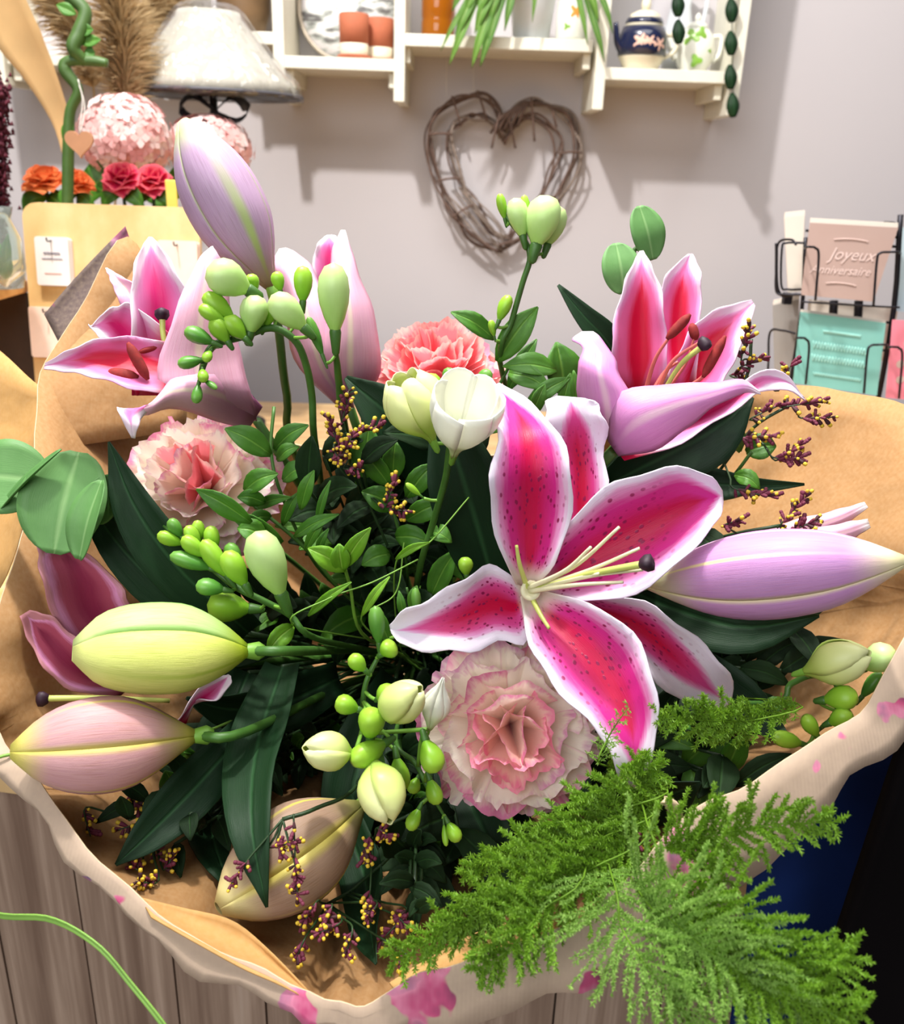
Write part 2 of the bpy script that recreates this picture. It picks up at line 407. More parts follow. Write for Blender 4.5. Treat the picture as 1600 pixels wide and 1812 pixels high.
M['yellow'] = plain('limonium_petal', '#e9c637', .6, .1, .2, 400)
M['kraft'] = kraft_mat('kraft_paper', '#875d33', '#a97c49')
M['kraft_lt'] = kraft_mat('kraft_paper_light', '#b58548', '#c69857')
M['print'] = kraft_mat('printed_paper', '#b29a87', '#bfa895', True)
M['print_dk'] = kraft_mat('printed_paper_purple', '#2a1f26', '#4c3844', True, .5, ('#2a1c22', '#7a3f56', '#9a6d82', '#5c4450', '#b89aa8'))
M['edge'] = plain('paper_edge', '#d9bf9c', .8)
# ------------------------------------------------------------------ setting
def wall_mat():
    t = NT('painted_wall'); o = t.obj(); n = t.noise(o, 2.2, 4); n2 = t.noise(o, 90, 3)
    t.bump(n2, .08, .002)
    return t.done(t.mix(n, C('#bdb8bb'), C('#c6c0c1')), .75, 0, .3)
M['wall'] = wall_mat()
WY = 2.66
tag(box('wall_back', (-3, WY, -.05), (3, WY + .12, 3.6), M['wall'], bev=0), 'pinkish grey painted plaster wall behind the shop counter', 'wall', kind='structure')
M['floor'] = wood_mat('floor_wood', ['#4a4039', '#6b5d53', '#85756a', '#9c8c80'], (30, 1.4, 30))
tag(box('floor', (-3, -2.5, -.06), (3, WY, 0), M['floor'], bev=0), 'wooden shop floor below the counter', 'floor', kind='structure')

# counter: worktop and plank-clad front; its front edge runs slightly towards the camera on the right
CZ = .92
A0, B0c = PZ(0, 1352, CZ), PZ(1340, 1532, CZ)
ed = (B0c - A0); ed.z = 0; el = ed.normalized()
fl, fr = A0 - el * 1.0, B0c + el * .75
inn = V((-el.y, el.x, 0))                       # into the counter
counter = thing('counter', 'shop counter with pale wooden worktop and front clad in greyish brown planks', 'counter', (fl + fr) / 2 + inn * .5 - V((0, 0, CZ)))
M['top'] = wood_mat('worktop_wood', ['#b98f5e', '#cfa873', '#d9b681', '#e3c493'], (6, 40, 6), .4)
M['plank'] = wood_mat('plank_wood', ['#7d6555', '#9c8472', '#b8a08d', '#cbb7a6'], (34, 34, 1.3), .45)
def prism(name, poly, z0, z1, mat, parent=None):
    n = len(poly); vs = [V((p.x, p.y, z0)) for p in poly] + [V((p.x, p.y, z1)) for p in poly]
    fs = [tuple(range(n))[::-1], tuple(range(n, 2 * n))] + [(i, (i + 1) % n, n + (i + 1) % n, n + i) for i in range(n)]
    return mk(name, vs, fs, mat, parent, smooth=False)
bl, br = V((fl.x, 2.25, 0)), V((fr.x, 2.25, 0))
prism('worktop', [fl, fr, br, bl], CZ - .035, CZ, M['top'], counter)
rec = .02
prism('carcass', [fl + inn * (rec + .02), fr + inn * (rec + .02), br, bl], .0, CZ - .035, M['plank'], counter)
pw = .105; L = (fr - fl).length; k = 0; x = 0.
while x < L - .01:
    x1 = min(x + pw, L); a = fl + el * (x + .0012); b = fl + el * (x1 - .0012)
    o1 = rec + random.uniform(0, .0015)
    prism('plank', [a + inn * o1, b + inn * o1, b + inn * (rec + .021), a + inn * (rec + .021)], .004, CZ - .036, M['plank'], counter)
    x = x1

# ------------------------------------------------------------------ wall shelf and what stands on it
M['white'] = plain('white_paint', '#e4e0cf', .5, 0, .05, 30)
SY = 2.43
shelf = thing('wall_shelf', 'white wooden wall shelf with staggered boards carrying pots and teapots', 'shelf', (PY(900, 130, SY).x, WY, PY(900, 130, SY).z))
px = lambda x, y, Y=SY: PY(x, y, Y)
def side(x, yb, ztop=.55, wpx=17):
    c = px(x, yb); h = wpx / FPX * 2.5 / 2
    box('side_panel', (c.x - h, SY, c.z), (c.x + h, WY, c.z + ztop), M['white'], shelf, .002)
    return c
s0, s1, s2, s3 = side(496, 176, .62), side(706, 180, .62), side(1057, 194, .62), side(1294, 205, .62)
def board(xa, xb, yy, th=.027):
    z = px((xa + xb) / 2, yy).z
    a, b = px(xa, yy).x, px(xb, yy).x
    box('shelf_board', (a, SY + .004, z - th), (b, WY, z), M['white'], shelf, .002)
    for q, s in ((a, 1), (b, -1)):
        box('bracket', (q, SY + .03, z - th - .035) if s > 0 else (q - .018, SY + .03, z - th - .035), (q + .018, WY, z - th) if s > 0 else (q, WY, z - th), M['white'], shelf, .002)
    return z
zA = board(502, 700, 101); zB = board(712, 1051, 64); zC = board(1063, 1288, 122)
zL = board(418, 490, 55)
# a second unit, mostly hidden behind the dried flowers
shelf2 = thing('wall_shelf', 'white wall shelf end showing behind the dried grasses', 'shelf', (px(60, 120).x, WY, px(60, 120).z))
shelf, keep = shelf2, shelf
side(2, 150, .5); side(330, 150, .5); board(10, 324, 96)
shelf = keep
M['terra'] = plain('terracotta', '#b9694a', .8, 0, .12, 30)
M['cream'] = plain('cream_glaze', '#e9dfc4', .35, 0, .05, 30)
M['glass_amber'] = NT('amber_glass'); g = M['glass_amber']
g.p.inputs['Transmission Weight'].default_value = .55; M['glass_amber'] = g.done(C('#c8761a'), .08, 0, .6)
M['whitepot'] = plain('white_ceramic', '#d4d8dd', .3, 0, .05, 20)
M['leafshelf'] = leaf_mat('spider_leaf', '#3d6a20', '#6a9632', '#b9cc86', .4)
def at_shelf(x, z, Y): 
    p = px(x, 60, Y); return V((p.x, Y, z))
def pxm(n, Y=SY): return n / FPX * (Y / math.cos(TILT) * .98)
# flower pots in two tones, one set a little behind the other
r = pxm(22); xr_ = s1.x - .0133 - r * 1.2 - .003
for p, lab in ((V((xr_ - .056, SY + .045, zA)), 'terracotta and cream pot standing in front of the round patterned tray'), (V((xr_, SY + .108, zA)), 'terracotta and cream pot half hidden behind its twin beside the white upright')):
    t = thing('flower_pot', lab, 'pot', p, 'two-tone pots on the shelf')
    lathe('saucer', [(0, 0), (r * 1.08, 0), (r * 1.2, .008), (r * 1.12, .009), (r * .9, .004), (0, .004)], M['terra'], t, p)
    lathe('base_band', [(0, .004), (r * .92, .004), (r * .97, .012), (r, .034), (0, .034)], M['cream'], t, p)
    lathe('body', [(0, .034), (r, .034), (r * 1.04, .098), (r * .96, .1), (r * .9, .06), (0, .055)], M['terra'], t, p)
# round patterned tray leaning on the wall
def tray_mat():
    t = NT('tray_pattern'); o = t.obj(); vo = t.noise(t.map(o, (9, 9, 22)), 2.2, 3, .5); n2 = t.noise(t.map(o, (14, 9, 9)), 2, 2)
    col = t.ramp(vo, [(.36, '#6d6a6a'), (.43, '#aeb3ad'), (.5, '#dfdcdc'), (.7, '#e6e2e3')])
    return t.done(t.mix(t.step(n2, .62, .7), col, C('#b9a27c')), .4)
M['tray'] = tray_mat(); M['trayrim'] = plain('tray_rim', '#b7aa98', .5, 0, .1)
R = (s1.x - s0.x - .0266) / 2 - .004; pt = V(((s0.x + s1.x) / 2, 2.595, zA))
t = thing('serving_tray', 'large round tray with grey floral pattern leaning behind the pots', 'tray', pt)
rot = Matrix.Rotation(math.radians(84), 3, 'X'); c = pt + V((0, .03, R * .999))
lathe('plate', [(0, 0), (R * .94, 0), (R * .94, .008), (0, .008)], M['tray'], t, c, 48, rot=rot)
lathe('rim', [(R * .93, -.004), (R, -.004), (R, .02), (R * .95, .022), (R * .93, .012), (R * .93, -.004)], M['trayrim'], t, c, 48, rot=rot)
# basket on the upper left
pt = at_shelf(433, zL, SY + .09)
M['brown'] = plain('brown_glaze', '#7a5f42', .5, 0, .2, 20)
t = thing('brown_pot', 'dark tan ceramic pot standing above the lamp shade', 'pot', pt)
r = pxm(42); lathe('body', [(0, 0), (r * .72, 0), (r * .95, .05), (r, .12), (r * .95, .2), (r * .88, .2), (r * .9, .1), (0, .02)], M['brown'], t, pt)
# amber jar
p = at_shelf(775, zB, SY + .09); r = pxm(25)
t = thing('amber_jar', 'amber glass jar standing beside the spider plant', 'jar', p)
lathe('body', [(0, 0), (r, 0), (r * 1.04, .006), (r * 1.04, .036), (r * .98, .042), (r * 1.04, .048), (r * 1.04, .11), (r * .8, .125), (r * .8, .15), (r * .74, .15), (r * .96, .1), (r * .96, .01), (0, .01)], M['glass_amber'], t, p)
lathe('lid', [(0, .15), (r * .86, .15), (r * .86, .165), (0, .17)], M['terra'], t, p)
# spider plant in a white pot
p = at_shelf(940, zB, SY + .07); r = pxm(35)
t = thing('spider_plant', 'spider plant in white glazed pot with leaves hanging over the shelf', 'plant', p)
lathe('pot', [(0, 0), (r * .8, 0), (r, .1), (r * 1.05, .105), (r * 1.05, .12), (r * .95, .12), (r * .9, .09), (0, .085)], M['whitepot'], t, p)
tops = p + V((0, 0, .1))
for (x, y, w_) in ((835, 120, 16), (795, 115, 14), (805, 70, 18), (850, 118, 17), (840, 60, 20), (865, 45, 16), (820, 30, 20), (800, 20, 18), (893, 55, 14), (942, 40, 8), (1070, 110, 11), (1040, 80, 9), (1085, 60, 10), (780, 90, 9), (858, 100, 14), (845, 30, 22), (1060, 40, 14)):
    e = px(x, y, SY - .05); q0 = tops + V((random.uniform(-.02, .02), -.01, 0))
    mid = q0.lerp(e, .5) + V((0, -.03, .10 + .03 * random.random())); near = q0.lerp(e, .85) + V((0, -.02, .045))
    cc = cr([q0, mid, near, e], 14); ws = [pxm(w_) * s for s in [.5, .7, .85, .95, 1, 1, 1, .95, .9, .8, .65, .45, .25, .05]]
    sheet('leaf', ribbon(cc, ws, V((0, -1, .3)), 5, .2), M['leafshelf'], t, thick=.0006)
# mug with painted orange flower
M['mug'] = plain('mug_glaze', '#e6e6da', .25, 0, .05)
M['orange'] = plain('orange_paint', '#eda24a', .4); M['gleaf'] = plain('green_paint', '#7fae3a', .4)
M['navy'] = plain('navy_glaze', '#1b2140', .2, 0, .1, 20, coat=.5)
M['blush'] = plain('blush_paint', '#e7b9a4', .4)
def blob(name, at, rx, rz, mat, parent, nrm, lobes=5, seed=0):      # raised painted motif
    rnd = random.Random(seed); a = V((1, 0, 0)) - nrm * nrm.x; a.normalize(); b = nrm.cross(a); vs = [at + nrm * .002]; n = 30
    for k in range(n):
        an = 6.283 * k / n; q = .75 + .25 * math.cos(an * lobes + seed)
        vs.append(at + a * (rx * q * math.cos(an)) + b * (rz * q * math.sin(an)) - nrm * .0015)
    return mk(name, vs, [(0, 1 + k, 1 + (k + 1) % n) for k in range(n)], mat, parent)
p = at_shelf(1010, zB, SY + .05); r = pxm(23)
t = thing('mug', 'white mug painted with an orange flower on the shelf', 'mug', p)
lathe('body', [(0, 0), (r * .9, 0), (r, .008), (r, .085), (r * .92, .085), (r * .9, .01), (0, .008)], M['mug'], t, p)
blob('flower_motif', p + V((r * .2, -r * .985, .06)), .018, .02, M['orange'], t, V((.2, -.98, 0)).normalized())
blob('leaf_motif', p + V((-r * .4, -r * .93, .028)), .010, .012, M['gleaf'], t, V((-.4, -.92, 0)).normalized(), 3)
tube('handle', [p + V((0, r * .9, .07)), p + V((0, r * 1.6, .06)), p + V((0, r * 1.6, .03)), p + V((0, r * .9, .018))], .005, M['mug'], t)
# navy teapot
p = at_shelf(1139, zC, SY + .055); r = pxm(37)
t = thing('teapot', 'navy and cream teapot with blush flowers on the shelf', 'teapot', p)
lathe('foot', [(0, 0), (r * .7, 0), (r * .74, .006), (r * .92, .025), (r * .99, .032), (0, .032)], M['cream'], t, p)
lathe('body', [(0, .03), (r * .985, .03), (r * 1.03, .05), (r, .075), (r * .86, .094), (0, .096)], M['navy'], t, p)
l = lathe('lid', [(0, .094), (r * .8, .094), (r * .74, .104), (r * .62, .112), (r * .6, .122), (r * .3, .13), (0, .132)], M['cream'], t, p)
lathe('band', [(r * .755, .1), (r * .79, .102), (r * .72, .113), (r * .64, .113)], M['navy'], l, p)
lathe('knob', [(0, .13), (r * .14, .13), (r * .2, .142), (r * .17, .154), (0, .158)], M['cream'], l, p, 16)
tube('handle', [p + V((r * .9, 0, .082)), p + V((r * 1.42, 0, .075)), p + V((r * 1.35, 0, .045)), p + V((r * .93, 0, .03))], .0055, M['cream'], t)
tube('spout', [p + V((-r * .8, -.01, .04)), p + V((-r * 1.1, -.02, .06)), p + V((-r * 1.25, -.026, .1))], [.013, .009, .006], M['navy'], t)
for k, (dx, dz, rr) in enumerate(((-.25, .058, .020), (.12, .058, .017), (.55, .054, .018))):
    ny = -math.sqrt(max(.05, 1 - dx * dx)); blob('flower_motif', p + V((dx * r * 1.02, ny * r * 1.02, dz)), rr, rr * .95, M['blush'], t, V((dx, ny, 0)).normalized(), 5, k)
# white teapot with green leaves, and a tall white jug behind it
r = pxm(31); p = V((s3.x - .0133 - .011 - r * 1.24, SY + .1, zC))
t = thing('teapot', 'white teapot painted with green leaves beside the navy teapot', 'teapot', p)
lathe('body', [(0, 0), (r * .6, 0), (r * .66, .006), (r * .96, .035), (r, .055), (r * .9, .082), (r * .62, .1), (0, .102)], M['mug'], t, p)
l = lathe('lid', [(0, .1), (r * .6, .1), (r * .45, .112), (r * .12, .118), (0, .118)], M['mug'], t, p)
lathe('knob', [(0, .116), (r * .1, .116), (r * .16, .128), (0, .138)], M['mug'], l, p, 14)
tube('handle', [p + V((r * .85, -.005, .085)), p + V((r * 1.24, -.005, .082)), p + V((r * 1.22, -.005, .045)), p + V((r * .92, -.005, .03))], .006, M['mug'], t)
tube('spout', [p + V((-r * .85, 0, .035)), p + V((-r * 1.2, 0, .06)), p + V((-r * 1.42, 0, .095))], [.014, .010, .007], M['mug'], t)
for k, (dx, dz, rr) in enumerate(((-.1, .026, .017), (-.45, .078, .022), (.05, .088, .016), (.6, .05, .008))):
    ny = -math.sqrt(max(.05, 1 - dx * dx)); q = 1.0 if dz < .07 else .9; blob('leaf_motif', p + V((dx * r * q, ny * r * q, dz)), rr, rr, M['gleaf'], t, V((dx, ny, .25 if dz > .07 else 0)).normalized(), 3, k)
p = at_shelf(1200, zC, 2.618); r = pxm(23)
t = thing('jug', 'tall plain white jug standing behind the green leaf teapot', 'jug', p)
lathe('body', [(0, 0), (r * .8, 0), (r * 1.05, .05), (r, .11), (r * .7, .16), (r * .72, .2), (r * .66, .2), (r * .6, .15), (0, .14)], M['whitepot'], t, p)
tube('handle', [p + V((r * .65, 0, .19)), p + V((r * 1.7, 0, .19)), p + V((r * 1.6, 0, .12)), p + V((r * 1.0, 0, .09))], .006, M['whitepot'], t)
# ivy-like garland with dark leaves hanging on the right upright
t = thing('leaf_garland', 'string of dark green artificial leaves hanging on the shelf upright', 'garland', px(1294, 0, SY - .02))
tube('string', [px(1200, -60, SY - .015), px(1202, 30, SY - .015), px(1200, 80, SY - .015)], .0012, M['stem_dk'], t)
tube('string', [px(1296, -60, SY - .015), px(1296, 90, SY - .015), px(1298, 200, SY - .015)], .0012, M['stem_dk'], t)
for (x, y) in ((1200, 8), (1201, 56), (1295, 18), (1294, 76), (1293, 136), (1297, 186), (1200, -45), (1293, -40)):
    a, b = px(x - 1, y - 22, SY - .022), px(x + 1, y + 22, SY - .03)
    cc = cr([a, a.lerp(b, .5) + V((0, -.008, 0)), b], 9)
    sheet('leaf', ribbon(cc, [pxm(20) * math.sin(3.0 * (i + .35) / 8.7) ** .6 for i in range(9)], V((0, -1, 0)), 5, -.2), M['leaf_dk'], t, thick=.0008)
# small blue LED under the shelf, drawn as a plain pale disc
M['blue'] = plain('led_blue', '#7fb4ee', .3)
tag(lathe('blue_led', [(0, 0), (.010, 0), (.010, .004), (0, .005)], M['blue'], None, (0, 0, 0), 18, loc=(0, 0, 0), rot=Matrix.Rotation(math.radians(-90), 3, 'Y')), 'small pale blue round tab under the teapot shelf', 'led').location = V((s3.x - .0135, SY + .11, px(1262, 160, SY + .11).z))

# ------------------------------------------------------------------ twig heart on the wall
M['twig'] = plain('willow_twig', '#6a5348', .8, 0, .3, 60); M['twig_lt'] = plain('willow_twig_grey', '#8d7d72', .8, 0, .25, 60)
hc = px(890, 310, WY - .06)
heart = thing('twig_heart', 'heart-shaped wreath of woven grey brown twigs hanging on the wall', 'wreath', px(890, 310, WY - .06))
HL = [(893, 235), (880, 195), (848, 168), (805, 178), (770, 205), (757, 250), (772, 310), (800, 370), (840, 420), (885, 440)]
HR = [(893, 235), (905, 200), (940, 180), (985, 188), (1015, 215), (1024, 262), (1005, 320), (970, 375), (925, 420), (885, 440)]
HLi = [(890, 250), (870, 215), (840, 205), (812, 215), (796, 245), (805, 300), (835, 355), (870, 400), (893, 425)]
HRi = [(895, 250), (915, 215), (945, 208), (975, 222), (988, 255), (978, 305), (950, 355), (915, 400), (893, 425)]
rnd = random.Random(3)
for path, num in ((HL, 5), (HR, 5), (HLi, 4), (HRi, 4)):
    for k in range(num):
        yy = WY - .025 - .05 * rnd.random()
        pts = [px(x + rnd.uniform(-9, 9), y + rnd.uniform(-8, 8), yy - .012 * rnd.random()) for x, y in path]
        tube('twig', pts, rnd.uniform(.0022, .0042), M['twig'] if rnd.random() < .6 else M['twig_lt'], heart, 6)
for (a, b) in (((757, 238), (800, 238)), ((775, 320), (815, 316)), ((988, 272), (1030, 270)), ((975, 190), (985, 225)), ((800, 385), (838, 362)), ((955, 370), (995, 338)), ((800, 170), (815, 222)), ((845, 160), (862, 215)), ((940, 172), (946, 250)), ((885, 200), (870, 262)), ((900, 205), (912, 262))):
    tube('cross_twig', [px(*a, WY - .09), px((a[0] + b[0]) / 2, (a[1] + b[1]) / 2 - 2, WY - .095), px(*b, WY - .085)], .003, M['twig'], heart, 6)
lowers = []
for k in range(8):
    f = k / 7; j = lambda: rnd.uniform(-5, 5); lowers.append(([px(790 + 30 * f + j(), 350 - 20 * f + j(), WY - .06), px(842 + 32 * f + j(), 412 - 26 * f + j(), WY - .085 + .03 * rnd.random()), px(880 + 22 * f + j(), 446 - 14 * f + j(), WY - .06)], .0024))
tubes('twig_bundle', lowers, M['twig_lt'], heart)
tubes('twig_bundle', [([px(868 + 12 * k, 236 - 3 * k, WY - .08), px(890 + 9 * k, 205 - 2 * k, WY - .09), px(930 + 2 * k, 182, WY - .07)], .004) for k in range(5)], M['twig'], heart)
M['thread'] = plain('thread', '#d9d2c8', .6)
tube('hanging_thread', [px(838, 165, WY - .06), px(838, 120, WY - .045), px(842, 78, WY - .03)], .0008, M['thread'], heart, 5)
tube('hanging_thread', [px(790, 172, WY - .06), px(790, 120, WY - .045), px(793, 78, WY - .03)], .0008, M['thread'], heart, 5)

# ------------------------------------------------------------------ lamp with plastic-wrapped shade
LY = 2.02
M['shade'] = plain('lamp_fabric', '#cfc9bb', .8, .2, .06); M['metal'] = plain('dark_metal', '#2b2b2d', .4, 0, .1, metal=.8)
M['grey_rib'] = plain('grey_ribbon', '#4c4a50', .6, 0, .1)
def plastic():
    t = NT('clear_plastic'); o = t.obj(); tr = t.node('ShaderNodeBsdfTransparent'); gl = t.node('ShaderNodeBsdfGlossy'); gl.inputs['Roughness'].default_value = .06
    n = t.noise(t.map(o, (16, 16, 4)), 1.6, 2); b = t.node('ShaderNodeBump'); b.inputs['Strength'].default_value = .9; b.inputs['Distance'].default_value = .03
    t.l.new(n, b.inputs['Height']); t.l.new(b.outputs[0], gl.inputs['Normal'])
    lw = t.node('ShaderNodeLayerWeight'); lw.inputs[0].default_value = .35; t.l.new(b.outputs[0], lw.inputs['Normal'])
    x = t.node('ShaderNodeMixShader'); t.put(x.inputs[0], t.math('ADD', t.math('MULTIPLY', lw.outputs['Facing'], .32), .08)); t.l.new(tr.outputs[0], x.inputs[1]); t.l.new(gl.outputs[0], x.inputs[2]); t.l.new(x.outputs[0], t.out.inputs[0])
    return t.m
M['plastic'] = plastic()
bt, tp = px(377, 168, LY), px(390, 22, LY)
lp = V((bt.x, LY, CZ)); rb = 136 / FPX * 2.1; rt_ = 46 / FPX * 2.1; zb, zt = bt.z - CZ, tp.z - CZ
t = thing('table_lamp', 'table lamp with grey fabric shade still wrapped in clear plastic', 'lamp', lp)
pleat = lambda a, u: .012 * math.sin(a * 22)
lathe('base', [(0, 0), (.075, 0), (.078, .01), (.03, .03), (.018, .05), (.03, .12), (.024, .2), (.01, .24), (0, .24)], M['metal'], t, lp)
tube('stem', [lp + V((0, 0, .23)), lp + V((0, 0, zb + .1))], .008, M['metal'], t, 10)
s = lathe('shade', [(rb, zb), (rb * .86 + rt_ * .14, zb + .025), (rb * .5 + rt_ * .5, zb + (zt - zb) * .48), (rt_ * 1.05, zt - .01), (rt_, zt), (rt_ - .004, zt - .002), (rb * .48 + rt_ * .5, zb + (zt - zb) * .47), (rb - .006, zb + .003), (rb, zb)], M['shade'], t, lp, 66, pleat)
rn = random.Random(5); ph = [rn.uniform(0, 6.3) for _ in range(6)]
crk = lambda a, u: .02 * math.sin(a * 9 + ph[0] + u * 3) + .014 * math.sin(a * 17 + ph[1] - u * 4) + .008 * math.sin(a * 31 + ph[2])
lathe('plastic_wrap', [(rb * 1.03, zb - .006), (rb * .9 + rt_ * .14, zb + .03), (rb * .54 + rt_ * .5, zb + (zt - zb) * .48), (rt_ * 1.15, zt), (rt_ * .9, zt + .012)], M['plastic'], s, lp, 96, crk)
ring = [lp + V((rb * 1.004 * math.cos(a * .2094), rb * 1.004 * math.sin(a * .2094), zb)) for a in range(31)]
tube('trim', ring, .004, M['grey_rib'], s, 6, 61)
bw = lp + V((.01, -.03, zb - .03))
for sx in (-1, 1):
    cc = [bw, bw + V((sx * .04, -.014, .026)), bw + V((sx * .068, -.008, .002)), bw + V((sx * .04, .004, -.018)), bw + V((0, 0, -.002))]
    sheet('bow_loop', ribbon(cr(cc, 14), [.010 + .024 * math.sin(3.14 * i / 13) for i in range(14)], V((0, -.5, 1)), 4, 0), M['grey_rib'], t)
    cc = [bw, bw + V((sx * .018, -.008, -.03)), bw + V((sx * .04, -.004, -.085))]
    sheet('bow_tail', ribbon(cr(cc, 8), [.010 + .0026 * i for i in range(8)], V((0, -1, 0)), 4, 0), M['grey_rib'], t)
# ------------------------------------------------------------------ tag display board
TY = 1.42
M['ply'] = wood_mat('birch_ply', ['#cfa668', '#dab478', '#e0be86', '#e6c894'], (9, 40, 3), .5)
M['slot_shade'] = plain('slot_shadow_wood', '#7b5433', .8)
M['tagpaper'] = plain('white_card', '#e6ddd8', .7, 0, .04); M['ink'] = plain('grey_ink', '#70687a', .7); M['pinkink'] = plain('pink_ink', '#e2a79c', .7); M['pintag'] = plain('peach_card', '#efd2bf', .7, 0, .05)
ctr = px(196, 560, TY); zt = px(196, 367, TY).z; xl, xr = px(40, 420, TY + .05).x, px(352, 420, TY + .05).x
tb = thing('tag_display_board', 'pale plywood display board with rounded corners holding small gift tags', 'display board', (ctr.x, TY, CZ))
def rrect(name, x0, x1, z0, z1, y0, y1, r, mat, parent, lean=0., n=6, loc=None):
    pts = []
    for (cx, cz, a0) in ((x1 - r, z1 - r, 0), (x0 + r, z1 - r, 90), (x0 + r, z0 + r, 180), (x1 - r, z0 + r, 270)):
        for k in range(n + 1):
            a = math.radians(a0 + 90 * k / n); pts.append((cx + r * math.cos(a), cz + r * math.sin(a)))
    m_ = len(pts); f = lambda x, z, y: V((x, y + lean * (z - z0), z))
    vs = [f(x, z, y0) for x, z in pts] + [f(x, z, y1) for x, z in pts]
    fs = [tuple(range(m_)), tuple(range(m_, 2 * m_))[::-1]] + [(i, m_ + i, m_ + (i + 1) % m_, (i + 1) % m_) for i in range(m_)]
    return mk(name, vs, fs, mat, parent, smooth=False, loc=loc)
LN = .12
rrect('panel', xl, xr, CZ, zt, TY, TY + .01, .022, M['ply'], tb, LN)
box('foot', (xl + .03, TY - .03, CZ), (xl + .05, TY + .055, CZ + .03), M['ply'], tb); box('foot', (xr - .05, TY - .03, CZ), (xr - .03, TY + .055, CZ + .03), M['ply'], tb)
yb = lambda z: TY + LN * (z - CZ)
q = px(60, 524, TY + .05); q.x = xl + .020; rrect('slot_shade', q.x - .0035, q.x + .0035, q.z - .032, q.z + .032, yb(q.z) - .0012, yb(q.z), .001, M['slot_shade'], tb, LN)  # dark strip on the panel, the slot's shade given as colour
def gift_tag(x, y, w_, h_, mat, lab, ink=True, stack=5):
    q = px(x, y, TY + .06); yy = yb(q.z) - .012; a, b = w_ / FPX * 1.5 / 2, h_ / FPX * 1.5 / 2
    t = thing('gift_tag', lab, 'tag', (q.x, yy, q.z - b))
    for k in range(stack):
        rrect('card', q.x - a + .0006 * k, q.x + a + .0006 * k, q.z - b - .0006 * k, q.z + b - .0006 * k, yy + .0022 * k - .004, yy + .0022 * k - .0024, .004, mat, t, LN)
    tube('hook', [V((q.x, yb(q.z + b) + .002, q.z + b * .86)), V((q.x, yy - .008, q.z + b * .84)), V((q.x - .001, yy - .01, q.z + b * 1.0))], .0012, M['metal'], t, 6)
    if ink:
        for dz, ww, m_ in ((.32, .5, M['ink']), (.1, .62, M['ink']), (-.5, .5, M['pinkink'])):
            n = 22; pts = [V((q.x - a * ww + 2 * a * ww * i / (n - 1), yy - .0046 + LN * dz * b + LN * b, q.z + dz * b + .0022 * math.sin(i * 2.4) * (1.4 if dz > .2 else .6))) for i in range(n)]
            tube('lettering', pts, .0005, m_, t, 4, 44)
    return t
gift_tag(103, 460, 56, 78, M['tagpaper'], 'white gift tag with grey handwriting on the plywood board')
gift_tag(103, 582, 66, 84, M['pintag'], 'peach gift tag hanging under the white one on the plywood board', False)
gift_tag(322, 470, 66, 84, M['pintag'], 'peach gift tag half hidden behind the lily on the plywood board', False)
gift_tag(215, 580, 60, 80, M['tagpaper'], 'white gift tag hidden behind the kraft paper on the plywood board', True)

# ------------------------------------------------------------------ flowers in vases behind the board
def vase_mat():
    t = NT('vase_glass'); t.p.inputs['Transmission Weight'].default_value = .9; t.p.inputs['IOR'].default_value = 1.4
    return t.done((.85, .93, .88, 1), .05)
M['vase'] = vase_mat()
M['rose_o'] = carn_mat('rose_orange', '#f4b45a', '#ee9a5c', '#d9703f', .9); M['rose_r'] = carn_mat('rose_raspberry', '#d43a63', '#d82c5c', '#ee6f7c', .92)
M['hyd'] = plain('hydrangea_pink', '#eeb5b0', .6, .15, .12, 40); M['hyd_lt'] = plain('hydrangea_pale', '#f6dcd6', .6, .15, .08, 40)
def leafobj(name, a, b, wd, nd, mat, parent, nu=9, cup=.15, bend=V((0, 0, 0)), nv=5, pw=1., ex=1.):
    cc = cr([a, a.lerp(b, .5) + bend, b], nu)
    ws = [wd * max(0., math.sin(3.14159 * ((i + .25) / (nu - .6)) ** pw)) ** ex for i in range(nu)]
    ws = [max(x, .0006) for x in ws]
    return sheet(name, ribbon(cc, ws, nd, nv, cup), mat, parent, thick=.0006)
def vase(p, r, h, lab):
    t = thing('glass_vase', lab, 'vase', p)
    lathe('body', [(0, 0), (r * .8, 0), (r, h * .25), (r * .95, h * .6), (r * .6, h * .85), (r * .75, h), (r * .7, h), (r * .55, h * .85), (r * .88, h * .6), (r * .92, h * .25), (0, .008)], M['vase'], t, p)
    return t
def unit_petal_rose():
    nu, nv = 6, 7; vs = []; uv = []
    for i in range(nu):
        u = i / (nu - 1)
        for j in range(nv):
            v = j / (nv - 1) * 2 - 1; wd = .25 + .75 * math.sin(u * 1.9)
            vs.append(V((v * .62 * wd, .30 * (1 - u) * 0 + .22 * (v * v) - .22 + .32 * u * u * (1 if u > .7 else .8), u * (1 - .12 * v * v)))); uv.append((u, j / (nv - 1)))
    return vs, grid_faces(nu, nv), uv
def petal_mesh(name, geo, mat):
    vs, fs, uv = geo; me = bpy.data.meshes.new(name); me.from_pydata([tuple(v) for v in vs], [], fs); me.materials.append(mat)
    me.polygons.foreach_set('use_smooth', [True] * len(me.polygons)); ul = me.uv_layers.new(name='UVMap')
    for lp_ in me.loops: ul.data[lp_.index].uv = uv[lp_.vertex_index]
    return me
